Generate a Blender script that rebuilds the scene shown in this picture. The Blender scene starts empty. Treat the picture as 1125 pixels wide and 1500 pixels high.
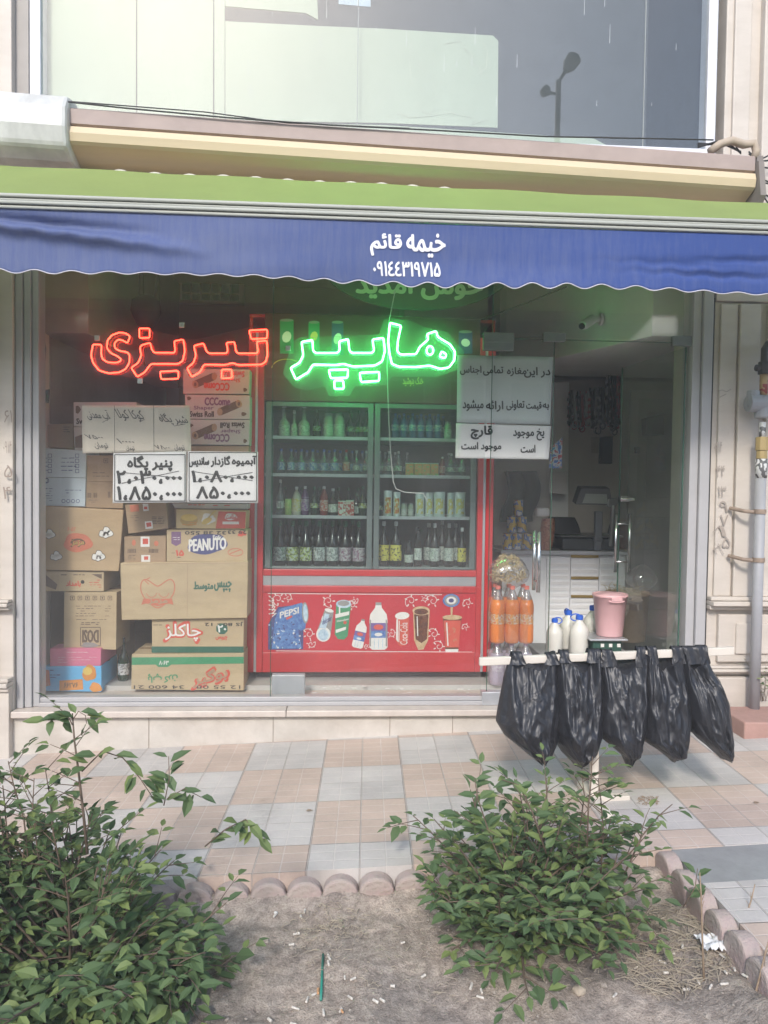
import bpy, math, random
from mathutils import Vector, Matrix, noise
from mathutils.geometry import delaunay_2d_cdt
random.seed(11)
sc = bpy.context.scene
COL = sc.collection
rad = math.radians
rnd = random.uniform

# ------------------------------------------------------------------ camera
F = 1100.0
CAM = Vector((0, -4.3, 1.48))
_psi, _th, _rho = rad(3.4), rad(1.9), rad(0.75)
FW = Vector((math.sin(_psi)*math.cos(_th), math.cos(_psi)*math.cos(_th), -math.sin(_th)))
_r0 = Vector((math.cos(_psi), -math.sin(_psi), 0)); _u0 = _r0.cross(FW)
RI = _r0*math.cos(_rho)+_u0*math.sin(_rho); UP = _u0*math.cos(_rho)-_r0*math.sin(_rho)
cd = bpy.data.cameras.new('camera'); cam = bpy.data.objects.new('camera', cd); COL.objects.link(cam)
cd.sensor_fit = 'HORIZONTAL'; cd.sensor_width = 36; cd.lens = F/1125*36
cd.clip_start = .05; cd.clip_end = 2000
_m = Matrix((RI, UP, -FW)).transposed().to_4x4(); _m.translation = CAM
cam.matrix_world = _m
sc.camera = cam

# ------------------------------------------------------------------ world, sun, exposure
SUN_EL, SUN_AZ, SUN_STR, SKY_STR, EXPO = 36, 13, 1.45, .15, 1.12      # azimuth: degrees the light travels to the right of straight ahead
w = bpy.data.worlds.new('World'); sc.world = w; w.use_nodes = True
nt = w.node_tree; bg = nt.nodes['Background']
sky = nt.nodes.new('ShaderNodeTexSky'); sky.sky_type = 'NISHITA'; sky.sun_disc = False
sky.sun_elevation = rad(SUN_EL); sky.sun_rotation = rad(180+SUN_AZ)
sky.air_density = 1.0; sky.dust_density = 1.2; sky.ozone_density = .6
nt.links.new(sky.outputs[0], bg.inputs[0]); bg.inputs[1].default_value = SKY_STR
sl = bpy.data.lights.new('sun', 'SUN'); sl.energy = SUN_STR; sl.angle = rad(9); sl.color = (1, .955, .90)
so = bpy.data.objects.new('sun', sl); COL.objects.link(so)
_d = Vector((math.sin(rad(SUN_AZ))*math.cos(rad(SUN_EL)), math.cos(rad(SUN_AZ))*math.cos(rad(SUN_EL)), -math.sin(rad(SUN_EL))))
so.rotation_euler = _d.to_track_quat('-Z', 'Y').to_euler(); so.location = (-3, -8, 8)
sc.view_settings.view_transform = 'Standard'; sc.view_settings.look = 'None'
sc.view_settings.exposure = EXPO; sc.view_settings.gamma = 1
sc.render.engine = 'CYCLES'
sc.cycles.max_bounces = 8; sc.cycles.transparent_max_bounces = 24
sc.cycles.use_denoising = True; sc.cycles.caustics_reflective = False; sc.cycles.caustics_refractive = False
sc.cycles.sample_clamp_indirect = 6

# ------------------------------------------------------------------ helpers
def P(x, y, Y):                       # point of the plane y = Y seen at (x, y) of the photograph
    d = FW+RI*((x-562.5)/F)-UP*((y-750)/F)
    return CAM+d*((Y-CAM.y)/d.y)
def G(x, y, a=-.05, b=0.0):            # point of the ground plane z = a + b x
    d = FW+RI*((x-562.5)/F)-UP*((y-750)/F)
    t = (a+b*CAM.x-CAM.z)/(d.z-b*d.x)
    return CAM+d*t
PAVE = (.05, .045)
def pz(x): return PAVE[0]+PAVE[1]*x

class MB:
    def __init__(s): s.v = []; s.f = []; s.m = []; s.i = 0
    def add(s, vs, fs):
        n = len(s.v); s.v += [Vector(p) for p in vs]
        for f in fs: s.f.append([n+k for k in f]); s.m.append(s.i)
        return s
    def mat(s, i): s.i = i; return s
    def box(s, x0, x1, y0, y1, z0, z1):
        return s.add([(x0,y0,z0),(x1,y0,z0),(x1,y1,z0),(x0,y1,z0),(x0,y0,z1),(x1,y0,z1),(x1,y1,z1),(x0,y1,z1)],
            [(0,3,2,1),(4,5,6,7),(0,1,5,4),(1,2,6,5),(2,3,7,6),(3,0,4,7)])
    def prism(s, pts, off):           # polygon swept along off
        n = len(pts); off = Vector(off)
        vs = [Vector(p) for p in pts]+[Vector(p)+off for p in pts]
        fs = [list(range(n)), list(range(2*n-1, n-1, -1))]+[(k, n+k, n+(k+1) % n, (k+1) % n) for k in range(n)]
        return s.add(vs, fs)
    def poly(s, pts): return s.add(pts, [list(range(len(pts)))])
    def tube(s, path, r, n=8, closed=False, cap=True):
        path = [Vector(p) for p in path]; L = len(path); vs = []; fs = []; pn = None
        for k, p in enumerate(path):
            a = path[(k-1) % L] if (closed or k > 0) else p; b = path[(k+1) % L] if (closed or k < L-1) else p
            t = (b-a).normalized() if (b-a).length > 1e-9 else Vector((0, 0, 1))
            if pn is None:
                pn = t.orthogonal().normalized()
            pn = pn-t*pn.dot(t)
            if pn.length < 1e-6: pn = t.orthogonal()
            pn.normalize(); bn = t.cross(pn)
            rr = r[k] if isinstance(r, (list, tuple)) else r
            for j in range(n):
                an = 2*math.pi*j/n; vs.append(p+(pn*math.cos(an)+bn*math.sin(an))*rr)
        for k in range(L if closed else L-1):
            k2 = (k+1) % L
            for j in range(n): fs.append((k*n+j, k*n+(j+1) % n, k2*n+(j+1) % n, k2*n+j))
        if cap and not closed: fs.append(list(range(n))[::-1]); fs.append([(L-1)*n+j for j in range(n)])
        return s.add(vs, fs)
    def lathe(s, prof, c=(0,0,0), n=16, a0=0.0, a1=2*math.pi, cap=True):
        c = Vector(c); full = abs(a1-a0-2*math.pi) < 1e-6; cnt = n if full else n+1; vs = []; fs = []
        for (r, z) in prof:
            for j in range(cnt):
                an = a0+(a1-a0)*j/n; vs.append(c+Vector((r*math.cos(an), r*math.sin(an), z)))
        for k in range(len(prof)-1):
            for j in range(n):
                j2 = (j+1) % cnt; fs.append((k*cnt+j, k*cnt+j2, (k+1)*cnt+j2, (k+1)*cnt+j))
        if cap and full:
            if prof[0][0] > 1e-4: fs.append(list(range(cnt))[::-1])
            if prof[-1][0] > 1e-4: fs.append([(len(prof)-1)*cnt+j for j in range(cnt)])
        return s.add(vs, fs)
    def grid(s, fn, nu, nv):
        vs = [fn(u/nu, v/nv) for v in range(nv+1) for u in range(nu+1)]
        return s.add(vs, [(v*(nu+1)+u, v*(nu+1)+u+1, (v+1)*(nu+1)+u+1, (v+1)*(nu+1)+u) for v in range(nv) for u in range(nu)])

ROOT = {}
def _mesh(name, mb, mats, loc, smooth):
    me = bpy.data.meshes.new(name)
    me.from_pydata([v-loc for v in mb.v], [], mb.f)
    if not isinstance(mats, (list, tuple)): mats = [mats]
    for m in mats: me.materials.append(m)
    me.polygons.foreach_set('material_index', mb.m)
    if smooth: me.polygons.foreach_set('use_smooth', [True]*len(me.polygons))
    me.update()
    return me
def link(o, loc): COL.objects.link(o); ROOT[o] = loc; return o
def bev(o, wd, seg=2, ang=35):
    if wd:
        b = o.modifiers.new('bevel', 'BEVEL'); b.width = wd; b.segments = seg; b.limit_method = 'ANGLE'; b.angle_limit = rad(ang)
    return o
def part(name, mb, mats, parent, smooth=False, bevel=0, label=None):
    loc = ROOT[parent]
    o = bpy.data.objects.new(name, _mesh(name, mb, mats, loc, smooth)); link(o, loc); o.parent = parent
    if label: o['label'] = label
    return bev(o, bevel)
def pieces(name, mb, mats, parent, smooth=False, bevel=0):
    par = list(range(len(mb.v)))           # every connected piece becomes a part of its own
    def find(a):
        while par[a] != a: par[a] = par[par[a]]; a = par[a]
        return a
    for f in mb.f:
        for k in f[1:]: par[find(k)] = find(f[0])
    gr = {}
    for f, m_ in zip(mb.f, mb.m): gr.setdefault(find(f[0]), []).append((f, m_))
    for fl in gr.values():
        ids = sorted({k for f, _ in fl for k in f}); mp_ = {k: i for i, k in enumerate(ids)}
        q = MB(); q.v = [mb.v[k] for k in ids]; q.f = [[mp_[k] for k in f] for f, _ in fl]; q.m = [m_ for _, m_ in fl]
        part(name, q, mats, parent, smooth, bevel)
def tag(o, label=None, cat=None, group=None, kind=None):
    if label: o['label'] = label
    if cat: o['category'] = cat
    if group: o['group'] = group
    if kind: o['kind'] = kind
    return o
def thing(name, label, cat, loc=(0,0,0), group=None):
    o = bpy.data.objects.new(name, None); o.location = loc; o.empty_display_size = .05
    link(o, Vector(loc)); return tag(o, label, cat, group)
def solo(name, mb, mats, label=None, cat=None, loc=None, group=None, kind=None, smooth=False, bevel=0):
    if loc is None:
        n = len(mb.v); loc = Vector((sum(v.x for v in mb.v)/n, sum(v.y for v in mb.v)/n, min(v.z for v in mb.v)))
    loc = Vector(loc)
    o = bpy.data.objects.new(name, _mesh(name, mb, mats, loc, smooth)); o.location = loc; link(o, loc)
    tag(o, label, cat, group, kind); return bev(o, bevel)
def dup(root, loc, rot=None, scale=None, label=None, group=None):
    r = root.copy(); COL.objects.link(r); r.location = loc
    if rot is not None: r.rotation_euler = rot
    if scale is not None: r.scale = scale
    if label: r['label'] = label
    if group: r['group'] = group
    for ch in list(root.children):
        c = ch.copy(); COL.objects.link(c); c.parent = r
        for g in list(ch.children):
            d = g.copy(); COL.objects.link(d); d.parent = c
    return r

# ---- materials
def nodes(name):
    m = bpy.data.materials.new(name); m.use_nodes = True; n = m.node_tree
    return m, n, n.nodes['Principled BSDF'], n.links.new
def mat(name, col, rough=.6, var=.1, scale=6, bump=0, metal=0, spec=.5, stretch=(1,1,1), col2=None, thr=None, bscale=None, trans=0, sheen=0):
    m, n, b, L = nodes(name)
    tc = n.nodes.new('ShaderNodeTexCoord'); mp = n.nodes.new('ShaderNodeMapping'); mp.inputs['Scale'].default_value = stretch
    L(tc.outputs['Object'], mp.inputs[0])
    nz = n.nodes.new('ShaderNodeTexNoise'); nz.inputs['Scale'].default_value = scale; nz.inputs['Detail'].default_value = 6; nz.inputs['Roughness'].default_value = .65
    L(mp.outputs[0], nz.inputs['Vector'])
    r = n.nodes.new('ShaderNodeValToRGB')
    a, c = (thr or (.3, .7)); r.color_ramp.elements[0].position = a; r.color_ramp.elements[1].position = c
    c2 = col2 or [min(1, x*(1+var)) for x in col]; c1 = col if col2 else [x*(1-var) for x in col]
    r.color_ramp.elements[0].color = (*c1, 1); r.color_ramp.elements[1].color = (*c2, 1)
    L(nz.outputs[0], r.inputs[0]); L(r.outputs[0], b.inputs['Base Color'])
    b.inputs['Roughness'].default_value = rough; b.inputs['Metallic'].default_value = metal
    b.inputs['Specular IOR Level'].default_value = spec
    if bump:
        n2 = n.nodes.new('ShaderNodeTexNoise'); n2.inputs['Scale'].default_value = bscale or scale*6; n2.inputs['Detail'].default_value = 8
        L(mp.outputs[0], n2.inputs['Vector'])
        bp = n.nodes.new('ShaderNodeBump'); bp.inputs['Strength'].default_value = bump; bp.inputs['Distance'].default_value = .01
        L(n2.outputs[0], bp.inputs['Height']); L(bp.outputs[0], b.inputs['Normal'])
    if trans:
        tr = n.nodes.new('ShaderNodeBsdfTranslucent'); L(r.outputs[0], tr.inputs[0])
        mx = n.nodes.new('ShaderNodeMixShader'); mx.inputs[0].default_value = trans
        out = n.nodes['Material Output']; L(b.outputs[0], mx.inputs[1]); L(tr.outputs[0], mx.inputs[2]); L(mx.outputs[0], out.inputs[0])
    return m
def glass(name, tint=(1,1,1), dust=.05, refl=1.0, dustcol=(.8,.78,.75), base=.04, rough=.0, dvar=.6, dscale=1.2):
    m, n, b, L = nodes(name); n.nodes.remove(b); N = n.nodes.new; out = n.nodes['Material Output']
    t = N('ShaderNodeBsdfTransparent'); t.inputs[0].default_value = (*tint, 1)
    g = N('ShaderNodeBsdfGlossy'); g.inputs['Roughness'].default_value = rough
    d = N('ShaderNodeBsdfDiffuse'); d.inputs[0].default_value = (*dustcol, 1)
    l = N('ShaderNodeBsdfTranslucent'); l.inputs[0].default_value = (*dustcol, 1)
    md = N('ShaderNodeMixShader'); md.inputs[0].default_value = .5; L(d.outputs[0], md.inputs[1]); L(l.outputs[0], md.inputs[2])
    tc = N('ShaderNodeTexCoord'); nz = N('ShaderNodeTexNoise'); nz.inputs['Scale'].default_value = dscale; nz.inputs['Detail'].default_value = 7
    L(tc.outputs['Object'], nz.inputs['Vector'])
    mr = N('ShaderNodeMapRange'); mr.inputs[1].default_value = .3; mr.inputs[2].default_value = .7
    mr.inputs[3].default_value = dust*(1-dvar); mr.inputs[4].default_value = dust*(1+dvar); L(nz.outputs[0], mr.inputs[0])
    m1 = N('ShaderNodeMixShader'); L(mr.outputs[0], m1.inputs[0]); L(t.outputs[0], m1.inputs[1]); L(md.outputs[0], m1.inputs[2])
    ge = N('ShaderNodeNewGeometry'); dt = N('ShaderNodeVectorMath'); dt.operation = 'DOT_PRODUCT'
    L(ge.outputs['Incoming'], dt.inputs[0]); L(ge.outputs['Normal'], dt.inputs[1])
    def mth(op, a, bb=None):
        x = N('ShaderNodeMath'); x.operation = op
        for k, vv in enumerate((a, bb)):
            if vv is None: continue
            if isinstance(vv, (int, float)): x.inputs[k].default_value = vv
            else: L(vv, x.inputs[k])
        return x.outputs[0]
    f = mth('ABSOLUTE', dt.outputs['Value']); f = mth('SUBTRACT', 1.0, f); f = mth('POWER', f, 5.0)
    f = mth('MULTIPLY', f, (1-base)); f = mth('ADD', f, base*2); f = mth('MULTIPLY', f, refl); f = mth('MINIMUM', f, .95)
    m2 = N('ShaderNodeMixShader'); L(f, m2.inputs[0]); L(m1.outputs[0], m2.inputs[1]); L(g.outputs[0], m2.inputs[2])
    L(m2.outputs[0], out.inputs[0]); return m
def emit(name, col, strength):
    m, n, b, L = nodes(name); b.inputs['Base Color'].default_value = (*col, 1)
    b.inputs['Emission Color'].default_value = (*col, 1); b.inputs['Emission Strength'].default_value = strength; return m

# ---- writing
AR = {}
for ch, iso, n_ in [('آ',0xFE81,2),('ا',0xFE8D,2),('ب',0xFE8F,4),('پ',0xFB56,4),('ت',0xFE95,4),('ج',0xFE9D,4),('چ',0xFB7A,4),('ح',0xFEA1,4),('خ',0xFEA5,4),('د',0xFEA9,2),('ر',0xFEAD,2),('ز',0xFEAF,2),('س',0xFEB1,4),('ش',0xFEB5,4),('ط',0xFEC1,4),('ع',0xFEC9,4),('غ',0xFECD,4),('ف',0xFED1,4),('ق',0xFED5,4),('ک',0xFB8E,4),('گ',0xFB92,4),('ل',0xFEDD,4),('م',0xFEE1,4),('ن',0xFEE5,4),('ه',0xFEE9,4),('و',0xFEED,2),('ی',0xFBFC,4),('ئ',0xFE89,4)]:
    AR[ch] = [iso+i if i < n_ else None for i in range(4)]
def shape(s):                         # joins Persian letters and puts them in visual order
    if not any(c in AR or '۰' <= c <= '۹' for c in s): return s
    out = []
    for i, c in enumerate(s):
        if c not in AR: out.append(c); continue
        a = AR[c]
        pv = i > 0 and s[i-1] in AR and AR[s[i-1]][2] is not None
        nx = i < len(s)-1 and s[i+1] in AR and a[2] is not None
        out.append(chr(a[3 if pv and nx else 1 if pv else 2 if nx else 0]))
    res = []; run = []
    for c in reversed(out):
        if c in '۰۱۲۳۴۵۶۷۸۹٤،0123456789': run.append(c)
        else: res += run[::-1]; run = []; res.append(c)
    return ''.join(res+run[::-1])
_tc = {}
def glyphs(s):
    if s not in _tc:
        c = bpy.data.curves.new('lettering', 'FONT'); c.body = shape(s); c.resolution_u = 2
        o = bpy.data.objects.new('lettering', c); COL.objects.link(o)
        c.dimensions = '3D'; c.fill_mode = 'HALF'
        dg = bpy.context.evaluated_depsgraph_get(); me = o.evaluated_get(dg).to_mesh()
        pv = [Vector((v.co.x, v.co.y)) for v in me.vertices]; nxt = {}
        for e in me.edges: nxt.setdefault(e.vertices[0], []).append(e.vertices[1]); nxt.setdefault(e.vertices[1], []).append(e.vertices[0])
        loops = []; seen = set()
        for st_ in range(len(pv)):            # each closed outline in its stored order
            if st_ in seen or st_ not in nxt: continue
            lp_ = [st_]; seen.add(st_); cur = st_
            while True:
                nb_ = [q for q in nxt[cur] if q not in seen]
                if not nb_: break
                cur = min(nb_, key=lambda q: (q != cur+1, q)); seen.add(cur); lp_.append(cur)
            loops.append([pv[q] for q in lp_])
        allv = []; ed = []
        for lp_ in loops:
            n0 = len(allv); allv += lp_; ed += [(n0+k, n0+(k+1) % len(lp_)) for k in range(len(lp_))]
        ov, oe, of, *_r = delaunay_2d_cdt(allv, ed, [], 0, 1e-6)
        segs = [(lp_[k], lp_[(k+1) % len(lp_)]) for lp_ in loops for k in range(len(lp_))]
        def wind(x, y):
            w_ = 0
            for a, b in segs:
                if (a.y <= y) != (b.y <= y):
                    t = a.x+(y-a.y)/(b.y-a.y)*(b.x-a.x)
                    if t > x: w_ += 1 if b.y > a.y else -1
            return w_
        vs = [(v.x, v.y) for v in ov]; fs = []
        for f in of:
            cx_ = sum(ov[k].x for k in f)/len(f); cy_ = sum(ov[k].y for k in f)/len(f)
            if wind(cx_, cy_) != 0: fs.append(list(f))
        us = sorted({k for f in fs for k in f}); mp_ = {k: i for i, k in enumerate(us)}
        vs = [vs[k] for k in us]; fs = [[mp_[k] for k in f] for f in fs]
        o.evaluated_get(dg).to_mesh_clear(); bpy.data.objects.remove(o); bpy.data.curves.remove(c)
        _tc[s] = (vs, fs)
    return _tc[s]
EPS = .0012
def txt(mb, s, x0, y0, x1, y1, Y, bold=0.0, flip=False, sl=0.0, shear=0.0, fn=None):
    """lettering filling the box x0,y0..x1,y1 (photo pixels) of plane Y; sl tilts the line down to the right"""
    vs, fs = glyphs(s)
    if not vs: return
    ax, bx = min(v[0] for v in vs), max(v[0] for v in vs); ay, by = min(v[1] for v in vs), max(v[1] for v in vs)
    fn = fn or (lambda x, y, k: P(x, y, Y-EPS-k*.00012))
    offs = [(0, 0)]+([(bold*math.cos(a), bold*math.sin(a)) for a in (0, 1.05, 2.09, 3.14, 4.19, 5.24)] if bold else [])
    for k, (ox, oy) in enumerate(offs):
        pts = []
        for (vx, vy) in vs:
            u = (vx-ax)/(bx-ax); v = (vy-ay)/max(1e-6, by-ay); u += shear*(v-.5)
            if flip: u, v = 1-u, 1-v
            x = x0+(x1-x0)*u+ox; y = y1+(y0-y1)*v+oy+sl*(x-(x0+x1)/2)
            pts.append(fn(x, y, k))
        mb.add(pts, fs)
def dpoly(mb, pts, Y, k=0): mb.poly([P(x, y, Y-EPS*(1+k)) for x, y in pts])
def dell(mb, cx, cy, rx, ry, Y, k=0, n=20, rot=0.0, wob=0.0):
    pts = []
    for j in range(n):
        a = 2*math.pi*j/n; q = 1+wob*math.sin(3*a+1)+wob*.7*math.sin(5*a)
        x, y = rx*q*math.cos(a), ry*q*math.sin(a)
        pts.append((cx+x*math.cos(rot)-y*math.sin(rot), cy+x*math.sin(rot)+y*math.cos(rot)))
    dpoly(mb, pts, Y, k)
def dline(mb, pts, wd, Y, k=0, closed=False):
    n = len(pts)
    for j in range(n if closed else n-1):
        (x0, y0), (x1, y1) = pts[j], pts[(j+1) % n]; l = math.hypot(x1-x0, y1-y0) or 1
        nx, ny = -(y1-y0)/l*wd/2, (x1-x0)/l*wd/2
        dpoly(mb, [(x0+nx, y0+ny), (x1+nx, y1+ny), (x1-nx, y1-ny), (x0-nx, y0-ny)], Y, k+.1*(j % 2))
def darc(cx, cy, rx, ry, a0, a1, n=14): return [(cx+rx*math.cos(a0+(a1-a0)*j/n), cy+ry*math.sin(a0+(a1-a0)*j/n)) for j in range(n+1)]
def dtextlines(mb, x0, y0, x1, y1, n, Y, wd=1.0, k=0, fill=.75):   # small print: rows of short dashes
    for r in range(n):
        y = y0+(y1-y0)*(r+.5)/n; x = x0+rnd(0, 2)
        while x < x1-2:
            l = rnd(3, 9)
            if rnd(0, 1) < fill: dline(mb, [(x, y), (min(x+l, x1), y+rnd(-.15, .15))], wd*rnd(.7, 1.2), Y, k)
            x += l+rnd(1, 2.2)

# ------------------------------------------------------------------ materials of the place
M_stone = mat('travertine', (.50,.445,.385), .55, 0, 2.2, .12, col2=(.60,.54,.475), stretch=(1,1,3), bscale=30)
M_stone2 = mat('travertine_flute', (.46,.40,.34), .6, .12, 3, .15, stretch=(2,2,.6))
M_plinth = mat('plinth_stone', (.46,.415,.36), .6, 0, 5, .25, col2=(.57,.525,.465), thr=(.35,.62))
M_sill = mat('sill_stone', (.56,.49,.43), .4, .12, 8, .05)
M_alu = mat('white_aluminium', (.41,.40,.40), .35, .06, 4, 0, spec=.5)
M_alu2 = mat('mill_aluminium', (.55,.56,.58), .35, .08, 8, 0, metal=.6)
M_dark = mat('dark_gap', (.03,.03,.03), .8)
M_glass = glass('shop_glass', (.97,.985,.975), .075, .9)
M_gdoor = glass('door_glass', (.86,.92,.89), .13, 1.0)
M_gup = glass('upper_glass', (.86,.90,.90), .04, 1.4)
M_gfr = glass('cooler_glass', (.82,.9,.88), .03, .8)
M_film = glass('clear_film', (.97,.97,.97), .05, 1.6, dscale=30)
M_wallin = mat('interior_plaster', (.58,.56,.53), .8, .1, 3)
M_wallgrey = mat('grey_panel', (.82,.83,.82), .6, .06, 3)
M_wallbrown = mat('brown_panel', (.27,.23,.19), .7, .12, 3)
M_floorin = mat('shop_floor', (.50,.48,.45), .35, .15, 5)
M_black = mat('black_plastic', (.02,.02,.022), .4, .1, 9)
M_white = mat('white_plastic', (.80,.80,.80), .35, .04, 9)
M_paper = mat('white_paper', (.72,.70,.69), .8, .04, 3)
M_paperg = mat('grey_green_paper', (.50,.535,.53), .8, .04, 3)
M_card = mat('beige_card', (.66,.58,.48), .8, .05, 4)
M_ink = mat('black_ink', (.018,.018,.018), .7, .05)
M_inkg = mat('grey_ink', (.10,.09,.085), .7, .05)
M_chrome = mat('steel', (.6,.6,.6), .22, .05, 8, metal=.95)
M_gasket = mat('patch_fitting', (.30,.31,.30), .35, .1, 10, metal=.7)

# ------------------------------------------------------------------ ground
def gmat():
    m, n, b, L = nodes('pavers'); N = n.nodes.new
    tc = N('ShaderNodeTexCoord'); mp = N('ShaderNodeMapping'); mp.inputs['Rotation'].default_value = (0, 0, rad(2.2)); mp.inputs['Location'].default_value = (.05, .10, 0)
    L(tc.outputs['Object'], mp.inputs[0])
    sx = N('ShaderNodeSeparateXYZ'); L(mp.outputs[0], sx.inputs[0])
    def mth(op, a, bb=None, cc=None):
        x = N('ShaderNodeMath'); x.operation = op
        for k, vv in enumerate((a, bb, cc)):
            if vv is None: continue
            if isinstance(vv, (int, float)): x.inputs[k].default_value = vv
            else: L(vv, x.inputs[k])
        return x.outputs[0]
    X, Yc = sx.outputs[0], sx.outputs[1]
    def groove(v, per, wd):           # 1 in the joint
        f = mth('FRACT', mth('DIVIDE', v, per)); d = mth('MINIMUM', f, mth('SUBTRACT', 1.0, f)); d = mth('MULTIPLY', d, per)
        s = N('ShaderNodeMapRange'); s.inputs[1].default_value = wd*.35; s.inputs[2].default_value = wd; s.inputs[3].default_value = 1; s.inputs[4].default_value = 0
        L(d, s.inputs[0]); return s.outputs[0]
    ck = mth('MODULO', mth('ADD', mth('FLOOR', mth('DIVIDE', X, .4)), mth('ADD', mth('FLOOR', mth('DIVIDE', Yc, .41)), 100)), 2)
    ck = mth('GREATER_THAN', mth('ABSOLUTE', ck), .5)
    j4 = mth('MAXIMUM', groove(X, .4, .0055), groove(Yc, .41, .004)); j2 = mth('MAXIMUM', groove(X, .2, .0042), groove(Yc, .205, .0032))
    jf = mth('MAXIMUM', groove(X, .1, .0035), groove(Yc, .0683, .0035))
    # colour per block
    wn = N('ShaderNodeTexWhiteNoise'); wn.noise_dimensions = '2D'
    cb = N('ShaderNodeCombineXYZ'); L(mth('FLOOR', mth('DIVIDE', X, .2)), cb.inputs[0]); L(mth('FLOOR', mth('DIVIDE', Yc, .205)), cb.inputs[1]); L(cb.outputs[0], wn.inputs['Vector'])
    nz = N('ShaderNodeTexNoise'); nz.inputs['Scale'].default_value = 5; nz.inputs['Detail'].default_value = 8; L(mp.outputs[0], nz.inputs['Vector'])
    nz2 = N('ShaderNodeTexNoise'); nz2.inputs['Scale'].default_value = 90; nz2.inputs['Detail'].default_value = 4; L(mp.outputs[0], nz2.inputs['Vector'])
    mix = N('ShaderNodeMix'); mix.data_type = 'RGBA'; L(ck, mix.inputs[0]); mix.inputs[6].default_value = (.52,.485,.455,1); mix.inputs[7].default_value = (.53,.415,.345,1)
    val = mth('ADD', mth('MULTIPLY', nz.outputs[0], .5), mth('ADD', mth('MULTIPLY', wn.outputs[0], .14), mth('MULTIPLY', nz2.outputs[0], .18)))
    nz3 = N('ShaderNodeTexNoise'); nz3.inputs['Scale'].default_value = 1.6; nz3.inputs['Detail'].default_value = 9; nz3.inputs['Roughness'].default_value = .75; L(mp.outputs[0], nz3.inputs['Vector'])
    st_ = N('ShaderNodeMapRange'); st_.inputs[1].default_value = .42; st_.inputs[2].default_value = .30; st_.inputs[3].default_value = 0; st_.inputs[4].default_value = -.22; L(nz3.outputs[0], st_.inputs[0])
    val = mth('ADD', mth('ADD', val, .56), st_.outputs[0])
    hsv = N('ShaderNodeHueSaturation'); L(mix.outputs[2], hsv.inputs['Color']); L(val, hsv.inputs['Value']); 
    jm = N('ShaderNodeMix'); jm.data_type = 'RGBA'; L(mth('MAXIMUM', mth('MULTIPLY', j4, .85), mth('MULTIPLY', j2, .55)), jm.inputs[0]); L(hsv.outputs[0], jm.inputs[6]); jm.inputs[7].default_value = (.17,.14,.12,1)
    jl = N('ShaderNodeMix'); jl.data_type = 'RGBA'; L(mth('MULTIPLY', jf, mth('MULTIPLY', nz.outputs[0], .95)), jl.inputs[0]); L(jm.outputs[2], jl.inputs[6]); jl.inputs[7].default_value = (.66,.60,.55,1)
    L(jl.outputs[2], b.inputs['Base Color']); b.inputs['Roughness'].default_value = .75
    bp = N('ShaderNodeBump'); bp.inputs['Strength'].default_value = .6; bp.inputs['Distance'].default_value = .004
    L(mth('SUBTRACT', mth('MULTIPLY', nz2.outputs[0], .3), mth('ADD', mth('MAXIMUM', j4, j2), mth('MULTIPLY', jf, .5))), bp.inputs['Height']); L(bp.outputs[0], b.inputs['Normal'])
    return m
M_pave = gmat()
M_asph = mat('asphalt', (.085,.083,.08), .9, .25, 3, .3, bscale=120)
M_conc = mat('grey_concrete', (.27,.27,.265), .85, .12, 12, .2)
mb = MB().poly([(-90,-90,-.14),(90,-90,-.14),(90,90,-.14),(-90,90,-.14)])
solo('ground', mb, M_asph, kind='structure', loc=(0,0,-.14))
mb = MB()
def pav(pts): mb.prism([(x, y, pz(x)) for x, y in pts], (0,0,-.35))
KX, KY = 1.30, -1.535                 # inner corner of the planting bed
pav([(-6,-.02),(-6,KY),(6,KY),(6,-.02)][::-1])
solo('pavement', mb, M_pave, kind='structure', loc=(0,0,0))
mb = MB(); pav([(1.285,-1.785),(1.285,-3.7),(6,-3.7),(6,-1.785)])
solo('pavement', mb, M_pave, kind='structure', loc=(.13,.17,0))
mb = MB(); mb.prism([(x, y, pz(x)-.003) for x, y in [(1.285,KY-.001),(1.285,-1.784),(6,-1.784),(6,KY-.001)]], (0,0,-.3))
solo('concrete_strip', mb, M_conc, kind='structure', loc=(0,0,0))

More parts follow.
